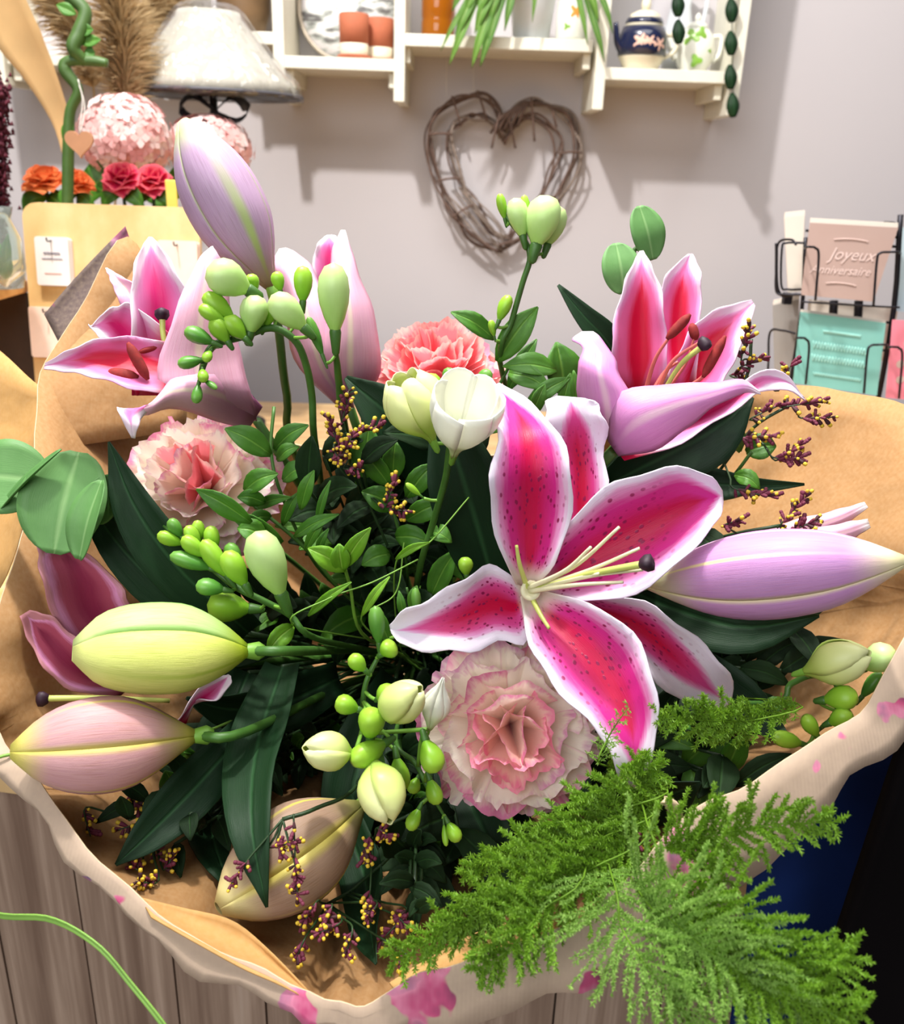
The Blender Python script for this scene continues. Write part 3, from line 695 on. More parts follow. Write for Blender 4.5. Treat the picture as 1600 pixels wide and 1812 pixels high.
def petal_head(parent, c, axis, R, meshes, n, spread=1.5, inner=.15, name='petal', flat=.85, thick=True, rnd=random, wmul=1., inner_first=None):
    q = frame_to(c, c + axis)
    for k in range(n):
        f = (k + .5) / n; th = inner + (spread - inner) * f ** .75; az = k * 2.39996 + rnd.uniform(-.2, .2)
        d = V((math.sin(th) * math.cos(az), math.sin(th) * math.sin(az), math.cos(th)))
        tx = V((-math.sin(az), math.cos(az), 0)); ny = d.cross(tx) * -1       # ny points outward-down
        ny = tx.cross(d) * -1
        L = R * (flat + (1 - flat) * math.sin(th)) * rnd.uniform(.9, 1.05); wd = R * wmul * rnd.uniform(.85, 1.1) * (.55 + .45 * f)
        X = (q @ tx) * wd; Yv = (q @ ny) * (-wd * (.15 + .75 * f)); Z = (q @ d) * L
        mt = Matrix((X, Yv, Z)).transposed().to_4x4(); mt.translation = c
        me = meshes[k % len(meshes)] if inner_first is None or k >= inner_first[0] else inner_first[1][k % len(inner_first[1])]
        link(name, me, parent, mt)
RG = unit_petal_rose()
def rose(x, y, Y, rpx, mat, lab, base_p, tilt=V((0, -.5, .8)), grp='roses behind the board'):
    c = px(x, y, Y); R = rpx / FPX * Y * 1.05; t = thing('rose', lab, 'rose', base_p, grp); ax = tilt.normalized()
    me = petal_mesh('rose_petal', RG, mat); c0 = c - ax * R * .4
    petal_head(t, c0, ax, R, [me], 26, 1.35, .05, 'petal', .95)
    lathe('calyx', [(0, 0), (R * .2, .0), (R * .34, R * .3), (R * .3, R * .45), (0, R * .45)], M['leaf_mid_p'], t, (0, 0, 0), 12) if False else None
    tube('stem', [base_p, base_p.lerp(c0, .6) + V((0, .01, 0)), c0 + ax * R * .2], .003, M['stem_dk'], t, 7)
    for s in (-1, 1):
        leafobj('leaf', c0 - V((0, 0, R * .3)), c0 + V((s * R * 1.0, -R * .3, -R * 1.0)), R * .8, V((0, -1, .3)), M['leaf_mid'], t, bend=V((0, -R * .2, R * .2)))
    return t
VY = 1.62
v1 = V((px(215, 400, VY).x, VY + .02, CZ)); v2 = V((px(100, 400, VY).x, VY - .02, CZ))
vase(v1, .055, .2, 'glass vase behind the plywood board holding pink roses'); vase(v2, .05, .2, 'glass vase behind the plywood board holding orange roses')
rose(214, 312, VY - .02, 34, M['rose_r'], 'raspberry pink rose below the round hydrangea head', v1 + V((0, 0, .03)))
rose(270, 314, VY + .045, 32, M['rose_r'], 'raspberry pink rose beside the yellow plastic clip', v1 + V((.01, 0, .03)))
rose(78, 316, VY - .03, 38, M['rose_o'], 'orange rose with open head beside the leafy green stem', v2 + V((0, 0, .03)), V((-.1, -.2, .95)))
rose(138, 320, VY + .045, 30, M['rose_o'], 'smaller orange rose behind the thick green stem', v2 + V((.01, .01, .03)), V((.4, -.2, .9)))
def hydrangea(x, y, Y, rx, rz, n, lab, base_p, seed, mats=('hyd', 'hyd_lt')):
    c = px(x, y, Y); s = Y * 1.05 / FPX; t = thing('hydrangea', lab, 'flower', base_p, 'hydrangeas behind the board'); rnd = random.Random(seed)
    me = []
    for mm in mats:
        vs, fs, uv = [], [], []
        for k in range(4):
            a = k * 1.5708; o = len(vs); e1 = V((math.cos(a), math.sin(a), 0)); e2 = V((-e1.y, e1.x, 0))
            vs += [V((0, 0, 0)), e1 * .55 + e2 * .45 + V((0, 0, .16)), e1 * 1.0 + e2 * .12 + V((0, 0, .1)), e1 * 1.0 - e2 * .12 + V((0, 0, .1)), e1 * .55 - e2 * .45 + V((0, 0, .16))]
            fs.append((o, o + 4, o + 3, o + 2, o + 1)); uv += [(0, 0), (.5, 1), (1, .5), (1, .5), (.5, 0)]
        me.append(petal_mesh('floret', (vs, fs, uv), M[mm]))
    for k in range(n):
        z = 1 - 1.75 * (k + .5) / n; r = math.sqrt(1 - z * z); a = k * 2.39996
        d = V((r * math.cos(a), r * math.sin(a), z)); p = c + V((d.x * rx * s, d.y * rx * s, d.z * rz * s)) * rnd.uniform(.9, 1.04)
        q = frame_to(p, p + d, rnd.uniform(0, 3)); sz = 13 * s * rnd.uniform(.8, 1.15)
        mt = q.to_4x4() @ Matrix.Diagonal((sz, sz, sz, 1)); mt.translation = p
        link('floret', me[rnd.random() < .4], t, mt)
    lathe('heart_of_head', [(0, -.8 * rz * s), (.6 * rx * s, -.55 * rz * s), (.82 * rx * s, 0), (.6 * rx * s, .55 * rz * s), (0, .8 * rz * s)], M['hyd'], t, c, 16)
    tube('stem', [base_p, base_p.lerp(c, .5), c], .004, M['stem_dk'], t, 7)
    for sx in (-1, .9):
        a = c - V((0, 0, rz * s * .8)); leafobj('leaf', a, a + V((sx * rx * s, -.03, -rz * s * .9)), .06, V((0, -1, .4)), M['leaf_mid'], t, bend=V((0, -.01, .02)))
v3 = V((px(255, 400, VY + .16).x, VY + .2, CZ)); vase(v3, .06, .22, 'glass vase far behind the board holding the pink hydrangeas')
hydrangea(222, 243, VY + .14, 70, 62, 150, 'round pale pink hydrangea head behind the raspberry roses', v3 + V((0, 0, .03)), 1)
hydrangea(370, 264, VY + .268, 66, 48, 120, 'flatter pink hydrangea head behind the mauve lily bud', v3 + V((.02, 0, .03)), 2)
# yellow clip
M['yclip'] = plain('yellow_plastic', '#ecd35e', .5, 0, .05); a = px(302, 330, VY - .1)
tag(box('plant_clip', (a.x - .009, VY - .1, CZ), (a.x + .009, VY - .095, a.z + .01), M['yclip'], None, .002), 'flat yellow plastic plant clip standing behind the plywood board', 'clip')
# thick curly green stem
M['curly'] = plain('curly_stem', '#46652a', .5, 0, .2, 40)
t = thing('curly_stem', 'thick twisted green stem standing up in front of the pampas grass', 'stem', V((px(118, 400, 1.505).x, 1.505, CZ)))
pp = [(118, 520), (120, 360), (121, 270), (124, 200), (138, 160), (116, 125), (122, 108), (165, 108), (190, 112)]
tube('stalk', [V((px(118, 400, 1.505).x, 1.505, CZ))] + [px(x, y, 1.505) for x, y in pp], [.008, .008, .009, .009, .008, .008, .010, .008, .008, .006], M['curly'], t, 9, 60)
tube('branch', [px(150, 108, 1.505), px(130, 85, 1.497), px(140, 60, 1.505), px(150, 20, 1.515), px(118, -10, 1.515)], [.008, .010, .011, .010, .010], M['curly'], t, 9, 40)
for a, b in (((140, 75), (178, 70)), ((140, 55), (165, 52)), ((135, 25), (100, 8)), ((128, 210), (112, 250)), ((150, 90), (168, 96)), ((120, 330), (108, 365))):
    leafobj('leaf', px(*a, 1.505), px(*b, 1.503), .018, V((0, -1, .2)), M['leaf_mid'], t)
# wooden heart pick
M['heartwood'] = plain('heart_wood', '#b98560', .6, 0, .1)
hp = px(141, 252, 1.48); n = 40; out = []
for k in range(n):
    a = 6.2832 * k / n; out.append((16 * math.sin(a) ** 3, 13 * math.cos(a) - 5 * math.cos(2 * a) - 2 * math.cos(3 * a) - math.cos(4 * a)))
s = .0215 / 16
t = thing('heart_pick', 'small wooden heart hanging on a thread beside the hydrangea', 'ornament', hp)
mk('heart', [hp + V((x * s, -.003, z * s)) for x, z in out] + [hp + V((x * s, .003, z * s)) for x, z in out], [tuple(range(n)), tuple(range(n, 2 * n))[::-1]] + [(i, n + i, n + (i + 1) % n, (i + 1) % n) for i in range(n)], M['heartwood'], t, smooth=False)
tube('thread', [hp + V((0, 0, .012)), px(146, 180, 1.495), px(140, 150, 1.497)], .0009, M['thread'], t, 5); tube('thread', [hp + V((.002, 0, .012)), px(150, 190, 1.495), px(138, 140, 1.497)], .0009, M['thread'], t, 5)
# pampas grass plumes
M['pampas'] = plain('pampas', '#c9ae82', .9, .2, .2, 25); M['pampas_o'] = plain('pampas_blade', '#e2bd84', .7, .25, .1, 20)
pv = V((px(160, 300, 1.98).x, 1.98, CZ)); vase(pv, .06, .24, 'tall glass vase holding the dried pampas grass')
def plume(lab, base, pts, Y, wpx, n, seed, up=False):
    rnd = random.Random(seed); t = thing('pampas_plume', lab, 'dried grass', base); c = cr([px(x, y, Y) for x, y in pts], 40); s = Y * 1.05 / FPX
    tube('stalk', [base, base + V((0, 0, .13)), base + V((0, 0, .27)), c[0], c[12], c[30], c[-1]], .0025, M['pampas'], t, 6)
    vs, fs = [], []
    for k in range(n):
        i = rnd.randrange(0, 38); f = i / 39; tdir = (c[i + 1] - c[i]).normalized(); rad = V((rnd.uniform(-1, 1), rnd.uniform(-1, 1), rnd.uniform(-.6, .6))).normalized()
        Lh = wpx * s * (.25 + .9 * math.sin(3.1 * min(1, f + .12))) * rnd.uniform(.5, 1.1); a = c[i] + rad * .004; d = (tdir * .8 + rad * .75).normalized()
        b = a + d * Lh * .6; e = b + (d + V((0, 0, -.5))).normalized() * Lh * .5; sd = d.cross(V((rnd.random(), rnd.random(), .3))).normalized() * .0011
        o = len(vs); vs += [a - sd, a + sd, b - sd, b + sd, e]; fs += [(o, o + 1, o + 3, o + 2), (o + 2, o + 3, o + 4)]
    h = mk('hairs', vs, fs, M['pampas'], t); h['kind'] = 'stuff'
plume('broad fluffy pampas plume beside the lamp shade', pv + V((0, 0, .02)), [(225, 200), (222, 130), (215, 60), (205, -20), (190, -90)], 1.85, 62, 5200, 1)
plume('fluffy pampas plume behind the twisted stem', pv + V((.01, 0, .02)), [(165, 150), (140, 70), (95, 0), (60, -60)], 1.9, 50, 3600, 2)
plume('fluffy pampas plume leaning over the lamp shade', pv + V((-.01, 0, .02)), [(228, 110), (262, 40), (300, -10), (330, -70)], 2.27, 40, 3600, 3)
bt_ = thing('dried_leaf', 'long flat tan dried leaf leaning across the left edge', 'dried leaf', V((px(115, 320, 1.72).x, 1.72, CZ)))
sheet('blade', ribbon(cr([px(118, 290, 1.7), px(108, 215, 1.7), px(70, 130, 1.68), (px(30, 60, 1.66)), px(-10, -40, 1.64)], 16), [.006 + .0062 * min(i, 11) - .002 * max(0, i - 11) for i in range(16)], V((.3, -1, .1)), 6, .12), M['pampas_o'], bt_)
tube('stalk', [V((px(115, 320, 1.72).x, 1.72, CZ)), px(118, 285, 1.7)], .003, M['pampas_o'], bt_, 6)
# dark red amaranth tassel
M['amar'] = plain('amaranth', '#5a1226', .9, .05, .4, 120)
am = V((px(-8, 300, 1.5).x, 1.5, CZ)); t = thing('amaranth', 'dark red amaranth tassel hanging at the left edge', 'flower', am)
ac = cr([px(-4, 150, 1.5), px(-2, 250, 1.5), px(-6, 340, 1.5), px(-4, 420, 1.5)], 30); rnd = random.Random(9)
tube('stalk', [am, px(-14, 300, 1.52), px(-10, 140, 1.5), ac[0]], .003, M['amar'], t, 6)
vs, fs = [], []
for k in range(1500):
    p = ac[rnd.randrange(30)] + V((rnd.gauss(0, .008), rnd.gauss(0, .008), rnd.gauss(0, .008))); r_ = .003
    o = len(vs); vs += [p + V((r_, 0, -r_)), p + V((-r_, r_, -r_)), p + V((-r_, -r_, -r_)), p + V((0, 0, r_ * 1.4))]; fs += [(o, o + 1, o + 3), (o + 1, o + 2, o + 3), (o + 2, o, o + 3), (o, o + 2, o + 1)]
mk('tassel', vs, fs, M['amar'], t)['kind'] = 'stuff'
# glass bottle vase and wooden crate at the far left
gb = V((px(8, 500, 1.36).x, 1.36, CZ)); lab = 'clear glass jar with green water standing on the small wooden shelf'
M['crate'] = wood_mat('crate_wood', ['#c08a4c', '#d39d5c', '#dcaa69', '#e4b97c'], (5, 30, 30), .6)
M['dark'] = plain('crate_inside_shade', '#3b2c22', .8)  # shade inside the crate put into its back board's colour
zs = px(5, 512, 1.36).z
cr_ = thing('wooden_crate', 'small wooden crate standing on the counter beside the tag board', 'crate', V((px(-40, 600, 1.36).x, 1.40, CZ)))
x0, x1 = px(-110, 600, 1.36).x, min(px(31, 600, 1.36).x, xl - .006)
box('top_board', (x0, 1.30, zs - .02), (x1, 1.48, zs), M['crate'], cr_); box('back_board', (x0, 1.47, CZ), (x1, 1.48, zs - .02), M['dark'], cr_)
box('side_board', (x0, 1.30, CZ), (x0 + .012, 1.47, zs - .02), M['crate'], cr_); box('bottom_board', (x0, 1.30, CZ), (x1, 1.47, CZ + .012), M['crate'], cr_)
gp = V((px(5, 512, 1.37).x, 1.38, zs)); vv = vase(gp, .032, .115, lab)
M['gleafv'] = M['leaf_mid']
for k in range(5):
    a = gp + V((0, 0, .012)); leafobj('leaf', a, gp + V((.018 * math.sin(k * 1.9), .014 * math.cos(k * 2.1), .03 + .012 * k)), .018, V((0, -1, 0)), M['leaf_mid'], vv)

# ------------------------------------------------------------------ greeting card rack
RY = 1.30
M['wire'] = plain('black_wire', '#26242a', .45, 0, .1, metal=.6)
def card_mat(name, a, b):
    t = NT(name); n = t.noise(t.obj(), 14, 4, .6); return t.done(t.mix(n, C(a), C(b)), .6)
M['c_beige'] = card_mat('card_rose_beige', '#b0948a', '#b99f95'); M['c_teal'] = card_mat('card_teal', '#6fb3a8', '#90c8bd'); M['c_pink'] = card_mat('card_pink', '#ee7f92', '#f193a2')
M['c_blue'] = card_mat('card_pale_blue', '#b9ced6', '#c6d8de'); M['c_white'] = card_mat('card_white', '#d8cdbf', '#e0d6c9'); M['c_grey'] = card_mat('card_grey', '#8f8a86', '#a09a94'); M['c_ink'] = plain('card_white_ink', '#dfc6be', .6, 0, .03); M['c_ink2'] = plain('card_pale_ink', '#a8dacf', .6, 0, .03)
ra = px(1400, 700, RY); rk = thing('card_rack', 'black wire rack holding greeting cards on the counter', 'rack', V((px(1565, 700, RY).x, RY, CZ)))
def wy(x, y, Y=RY): return px(x, y, Y)
# central post and back rods
tube('post', [V((wy(1572, 700).x, RY + .03, CZ)), wy(1574, 600, RY + .03), wy(1594, 380, RY + .03)], .004, M['wire'], rk, 8)
tube('post', [V((wy(1405, 700).x, RY + .04, CZ)), wy(1412, 600, RY + .04), wy(1426, 420, RY + .04)], .003, M['wire'], rk, 8)
def hook(x0, x1, yt, yb_, Y):       # upside-down U of wire in front of a card
    s = 1 if x1 > x0 else -1
    return [wy(x0, yt + 2, Y + .03), wy(x0 + s * 4, yt, Y), wy((x0 + x1) / 2, yt, Y), wy(x1 - s * 6, yt + 2, Y), wy(x1, yt + 16, Y), wy(x1 - 6, yb_, Y)]
for h in ((1424, 1449, 437, 532, RY - .022), (1594, 1552, 446, 540, RY - .022), (1407, 1432, 598, 680, RY - .02), (1572, 1535, 610, 696, RY - .02), (1572, 1597, 614, 705, RY - .02)):
    pts = hook(*h); tube('wire_loop', pts, .0017, M['wire'], rk, 6, 40)
def loop(pts, r=.0017): tube('wire_loop', [wy(*p) for p in pts], r, M['wire'], rk, 6, 50)
loop([(1409, 433, RY - .012), (1400, 424, RY + .0), (1378, 430, RY + .02), (1374, 470, RY + .02), (1374, 516, RY + .02), (1392, 521, RY + .01), (1418, 521, RY + .0)])
loop([(1424, 430, RY + .02), (1392, 430, RY + .03), (1384, 440, RY + .03), (1383, 505, RY + .03), (1395, 512, RY + .02), (1418, 512, RY + .02)])
loop([(1407, 590, RY - .018), (1385, 585, RY + .0), (1363, 588, RY + .02), (1360, 640, RY + .02), (1358, 690, RY + .02)])
loop([(1374, 430, RY + .02), (1378, 516, RY + .02), (1412, 521, RY + .02)], .0022)
for y in (408, 425, 560, 610):
    tube('cross_wire', [wy(1426, y, RY + .04), wy(1592, y + 12, RY + .03)], .002, M['wire'], rk, 6)
for x in (1476, 1520): tube('slat', [wy(x, 532, RY + .035), wy(x - 4, 610, RY + .035)], .006, M['wire'], rk, 6)
for (x, y) in ((1590, 405), (1588, 425), (1568, 610), (1410, 535)): box('clip', tuple(wy(x, y, RY) + V((-.006, .024 if x > 1500 else .034, -.008))), tuple(wy(x, y, RY) + V((.006, .037 if x > 1500 else .046, .008))), M['wire'], rk, .001)
tube('tray_wire', [wy(1420, 534, RY - .02), wy(1548, 542, RY - .02), wy(1592, 544, RY - .02)], .0015, M['wire'], rk, 6)
tube('tray_wire', [V((wy(1405, 700).x, RY - .02, CZ + .01)), V((wy(1600, 700).x, RY - .02, CZ + .01))], .003, M['wire'], rk, 6)
# cards: corners in pixels on a leaning plane
def card(lab, quad, Y, mat, n=1, top=None, dy=.012):
    P4 = [px(quad[0], quad[1], Y + .012), px(quad[2], quad[3], Y + .012), px(quad[4], quad[5], Y), px(quad[6], quad[7], Y)]   # tl tr br bl
    t = thing('greeting_card', lab, 'card', (P4[2] + P4[3]) / 2)
    for k in range(n):
        o = V((.0015 * k, .0045 * k, .003 * k)); th = V((0, .0016, 0)); vs = [p + o for p in P4] + [p + o + th for p in P4]
        mk('card_front' if k == 0 else 'card_behind', vs, [(0, 3, 2, 1), (4, 5, 6, 7), (0, 1, 5, 4), (1, 2, 6, 5), (2, 3, 7, 6), (3, 0, 4, 7)], mat if k == 0 else M['c_white'], t, smooth=False)
    return t, P4
def on_card(P4, u, v, lift=.0008):
    a = P4[0].lerp(P4[1], u); b = P4[3].lerp(P4[2], u); n = (P4[1] - P4[0]).cross(P4[3] - P4[0]).normalized()
    if n.y > 0: n = -n
    return a.lerp(b, v) + n * lift
def text_on(P4, txt, u, v, size, mat, parent, shear=0., name='lettering'):
    cu = bpy.data.curves.new('txt', 'FONT'); cu.body = txt; cu.size = 1; cu.align_x = 'CENTER'; cu.align_y = 'CENTER'; cu.shear = shear; cu.resolution_u = 3
    to = bpy.data.objects.new('txt', cu); COL.objects.link(to); dg = bpy.context.evaluated_depsgraph_get(); dg.update()
    me = bpy.data.meshes.new_from_object(to.evaluated_get(dg)); bpy.data.objects.remove(to); bpy.data.curves.remove(cu)
    X = (P4[1] - P4[0]).normalized(); Yv = (P4[0] - P4[3]).normalized(); c = on_card(P4, u, v); b = origin(parent)
    vs = [c + X * (q.co.x * size) + Yv * (q.co.y * size) for q in me.vertices]; fs = [tuple(p.vertices) for p in me.polygons]; bpy.data.meshes.remove(me)
    return mk(name, vs, fs, mat, parent, smooth=False)
t, q = card('rose beige birthday card with white script lettering in the wire rack', (1434, 394, 1590, 403, 1546, 534, 1418, 522), RY, M['c_beige'], 3)
text_on(q, 'Joyeux', .55, .4, .023, M['c_ink'], t, .4); text_on(q, 'Anniversaire', .45, .62, .0165, M['c_ink'], t, .35)
for vv_, w2 in ((.2, .2), (.8, .2)):
    tube('lettering', [on_card(q, .5 - w2 + 2 * w2 * i / 24, vv_ + .012 * (i % 2) - .02 * math.sin(3.14 * i / 24)) for i in range(25)], .0005, M['c_ink'], t, 4, 60)
t, q = card('teal greeting card with pale lettering low in the wire rack', (1417, 552, 1568, 572, 1552, 700, 1404, 678), RY, M['c_teal'], 2)
for vv_, w2, am_ in ((.22, .22, .02), (.42, .32, .05), (.6, .32, .05), (.82, .28, .02)):
    n = 36; tube('lettering', [on_card(q, .5 - w2 + 2 * w2 * i / n, vv_ + am_ * (1 if i % 2 else -1)) for i in range(n + 1)], .0006, M['c_ink2'], t, 4, 120)
t, q = card('bright pink greeting card beside the rack post', (1580, 566, 1680, 572, 1665, 712, 1568, 704), RY - .005, M['c_pink'], 1)
for (u, v) in ((.3, .28), (.2, .55), (.22, .75), (.35, .5)):
    c = on_card(q, u, v, .0009); mk('dot_motif', [c + V((.006 * math.cos(k * .6283), 0, .006 * math.sin(k * .6283))) for k in range(10)], [tuple(range(10))], M['c_ink'], t)
card('pale blue greeting card above the pink card', (1598, 402, 1700, 410, 1680, 560, 1580, 550), RY + .04, M['c_blue'], 1)
t, q = card('white card edge standing in the side pocket of the rack', (1388, 384, 1424, 380, 1420, 515, 1395, 518), RY + .047, M['c_white'], 3)
t, q = card('grey folded card in the lower side pocket of the rack', (1368, 540, 1414, 530, 1408, 680, 1372, 690), RY + .047, M['c_grey'], 3)
t, q = card('cream card standing behind the teal card in the rack', (1432, 530, 1590, 545, 1575, 640, 1420, 630), RY + .05, M['c_white'], 1)

# ------------------------------------------------------------------ dark cloths beside the counter, box on the counter
M['navyc'] = plain('navy_cloth', '#102a63', .85, 0, .3, 12, spec=.2); M['blackc'] = plain('black_cloth', '#0a0709', .9, 0, .2, 12, spec=.1)
def drape(name, lab, top, bot, mat, folds, amp, seed, dirv, thick=.012):
    nu, nv = 14, 40; g = []; rnd = random.Random(seed); ph = rnd.uniform(0, 6)
    for i in range(nu):
        f = i / (nu - 1); a = top[0].lerp(bot[0], f); b = top[1].lerp(bot[1], f); r = []
        for j in range(nv):
            v = j / (nv - 1); r.append(a.lerp(b, v) + dirv * (amp * (.5 + f) * math.sin(v * folds * 6.28 + ph + f * .7)))
        g.append(r)
    c = (bot[0] + bot[1]) / 2
    return tag(sheet(name, g, mat, None, thick=thick, loc=c), lab, 'cloth')
def onfloor(p, z): return V((p.x, p.y, z))
na, nb = P(1345, 1400, .72), P(1690, 1120, .68)
n0, n1 = P(1392, 1830, .72), P(1500, 1860, .62)
drape('navy_cloth', 'dark navy blue cloth hanging in front of the counter', [na, nb], [onfloor(n0, .01), onfloor(n0 + V((.25, -.08, 0)), .01)], M['navyc'], 1.6, .012, 2, V((0, -1, 0)))
ka, kb = P(1650, 1240, .54), P(1980, 1240, .5)
k0 = P(1490, 1640, .54)
drape('black_cloth', 'black cloth hanging in front of the navy cloth', [ka, kb], [onfloor(k0 + V((-.06, .0, 0)), .01), onfloor(k0 + V((.5, -.02, 0)), .01)], M['blackc'], 2.2, .012, 5, V((0, -1, 0)))
# printed cardboard box between bouquet and wall
M['bx'] = card_mat('box_cardboard', '#c9b38a', '#d8c7a0'); M['bxw'] = card_mat('box_label', '#e9dfd6', '#f0e8e0'); M['red'] = plain('red_print', '#e2503e', .6)
bp = PZ(560, 735, CZ); t = thing('cardboard_box', 'low cardboard box with white lid standing on the counter behind the bouquet', 'box', (bp.x, 1.25, CZ))
box('body', (bp.x - .12, 1.18, CZ), (bp.x + .14, 1.36, CZ + .07), M['bx'], t); box('lid', (bp.x - .125, 1.175, CZ + .055), (bp.x + .145, 1.365, CZ + .10), M['bxw'], t)
box('red_mark', (bp.x + .0, 1.1735, CZ + .068), (bp.x + .03, 1.176, CZ + .078), M['red'], t, 0)
M['wick'] = plain('wicker', '#c9a56c', .8, 0, .2, 80)
wp = PZ(440, 700, CZ); t = thing('wicker_basket', 'small woven straw basket behind the upper left lily', 'basket', (wp.x, 1.3, CZ))
for k in range(9): tube('weave_ring', [V((wp.x, 1.3, CZ + .008 + k * .013)) + V(((.05 + .002 * k) * math.cos(a * .2618), (.05 + .002 * k) * math.sin(a * .2618), .002 * (a % 2))) for a in range(25)], .0068, M['wick'], t, 6, 72)
lathe('bottom', [(0, 0), (.05, 0), (.05, .006), (0, .006)], M['wick'], t, (wp.x, 1.3, CZ))
# ------------------------------------------------------------------ bouquet: paper wrap
BND = P(745, 1180, 1.02) + V((0, 0, .0095))
rim = [  # px, py, depth, (dx,dy) of the visible outer band below the rim
 (226, 418, .80, 0, 0), (300, 560, .85, 0, 0), (420, 745, .88, 0, 0), (600, 800, .89, 0, 0), (800, 810, .89, 0, 0), (1000, 790, .88, 0, 0), (1200, 715, .84, 0, 0),
 (1390, 682, .80, 0, 0), (1480, 690, .76, 0, 0), (1600, 716, .70, 0, 0), (1690, 790, .64, 0, 0), (1710, 900, .60, 0, 0), (1665, 1040, .56, 40, 40), (1600, 1125, .54, 30, 80), (1530, 1245, .52, 25, 70),
 (1440, 1312, .50, 15, 95), (1310, 1395, .48, 10, 140), (1200, 1450, .47, 0, 180), (1100, 1560, .46, 0, 140), (1000, 1636, .455, 0, 105), (860, 1690, .45, 0, 90), (740, 1722, .45, 0, 70), (660, 1768, .45, 0, 35), (590, 1772, .45, -5, 25),
 (520, 1742, .46, -2, 4), (400, 1686, .47, -2, 4), (270, 1604, .48, -2, 4), (150, 1490, .50, -2, 4), (60, 1374, .52, -2, 4), (0, 1298, .54, -2, 3), (-40, 1200, .56, 0, 0), (-8, 1090, .58, 0, 0),
 (35, 960, .62, 0, 0), (60, 850, .66, 0, 0), (64, 760, .70, 0, 0), (76, 655, .74, 0, 0), (140, 545, .775, 0, 0)]
N = len(rim); rp = [P(*r[:3]) for r in rim]; mean = sum(rp, V((0, 0, 0))) / N; axis = (mean - BND).normalized()
cols = []
for r, p in zip(rim, rp):
    rad = (p - BND) - axis * (p - BND).dot(axis); rad.normalize()
    nk = BND + rad * .035
    if r[3] or r[4]:
        b = P(r[0] + r[3], r[1] + r[4], r[2] + .025); mid = b.lerp(nk, .5) + rad * .02
        cols.append([p, b, mid, nk, nk - axis * .05])
    else:
        cols.append([p, p.lerp(nk, .3) + rad * .022, p.lerp(nk, .65) + rad * .03, nk, nk - axis * .05])
def closed_cr(pts, n):
    k = len(pts); out = []
    for i in range(n):
        t = i / n * k; j = int(t); f = t - j; p0, p1, p2, p3 = pts[j - 1], pts[j % k], pts[(j + 1) % k], pts[(j + 2) % k]
        out.append((p1 * 2 + (p2 - p0) * f + (p0 * 2 - p1 * 5 + p2 * 4 - p3) * f * f + (p1 * 3 - p0 - p2 * 3 + p3) * f ** 3) * .5)
    return out
NC = 180; lay = [closed_cr([c[k] for c in cols], NC) for k in range(5)]
wr = thing('paper_wrap', 'brown kraft paper cone with floral printed outside wrapped around the bouquet', 'wrapping paper', BND - V((0, 0, BND.z - CZ)))
rnd = random.Random(11); NU = 18; vs = []; uv = []
wph = [rnd.uniform(0, 6.28) for _ in range(6)]
colpts = [cr([lay[k][i] for k in range(5)], NU) for i in range(NC)]
for u in range(NU):
    for i in range(NC):
        p = colpts[i][u]; rad = (p - BND) - axis * (p - BND).dot(axis); rr = rad.length; rad = rad.normalized(); f = u / (NU - 1)
        a = i / NC * 6.28318; wv = .004 * math.sin(a * 23 + wph[0] + f * 4) + .003 * math.sin(a * 41 + wph[1] - f * 6) + .004 * math.sin(a * 9 + wph[2] + f * 9)
        vs.append(p + rad * wv * (.18 + 1.1 * math.sin(3.14159 * min(1, f * 1.15)) ** 2 * (1 if f < .87 else 0))); uv.append((f, i / NC))
fs = grid_faces(NU, NC, True)
# orient so that the original faces look into the cone
i0 = NC // 2; a, b, c = vs[5 * NC + i0], vs[5 * NC + i0 + 1], vs[6 * NC + i0]
inw = ((BND + axis * .3) - a).dot((b - a).cross(c - a)) > 0
if not inw: fs = [f[::-1] for f in fs]
o = mk('cone_sheet', vs, fs, [M['kraft'], M['print'], M['edge']], wr, uv)
s = o.modifiers.new('thickness', 'SOLIDIFY'); s.thickness = .0009; s.offset = -1; s.material_offset = 1; s.material_offset_rim = 2
PB = BVHTree.FromPolygons(vs, fs)
def inside(p, m_=.003):            # keeps a point on the flower side of the paper
    r_ = p - CAM; h = PB.ray_cast(CAM, r_.normalized())
    return CAM + r_.normalized() * (h[3] - m_) if h[0] is not None and h[3] < r_.length + m_ else p
def inside_grid(g_, m_=.003): return [[inside(p, m_) for p in r_] for r_ in g_]
# extra folds of the paper
def pfold(name, rs, mat, back=None, parent=wr, **k): return sheet(name, rows(rs, **k), mat, parent, back, .0009)
pfold('printed_flap', [(78, 556, 110, 618, .79, .79, .78), (130, 495, 150, 560, .80, .80, .79), (180, 442, 205, 500, .81, .81, .80), (222, 400, 246, 470, .82, .82, .81)], M['print_dk'], M['kraft'])
pfold('inner_wing', [(60, 800, 330, 760, .73, .76, .80), (74, 670, 330, 640, .745, .77, .81), (125, 575, 310, 540, .78, .795, .81), (185, 492, 270, 480, .80, .805, .81), (224, 432, 242, 440, .81, .812, .812)], M['kraft'], M['print'])
pfold('outer_wing', [(-90, 560, -80, 1120, .80, .79, .74), (-40, 590, -40, 1080, .80, .79, .74), (10, 630, 5, 1030, .79, .78, .72), (50, 668, 40, 930, .78, .77, .71), (78, 690, 66, 800, .77, .76, .71)], M['kraft_lt'], M['print'])
pfold('folded_lip', [(250, 1588, 268, 1622, .483, .48, .476), (330, 1608, 350, 1668, .49, .485, .468), (410, 1630, 430, 1712, .49, .485, .464), (470, 1678, 490, 1738, .485, .48, .46), (545, 1755, 550, 1768, .465, .463, .458)], M['kraft_lt'], M['print'])
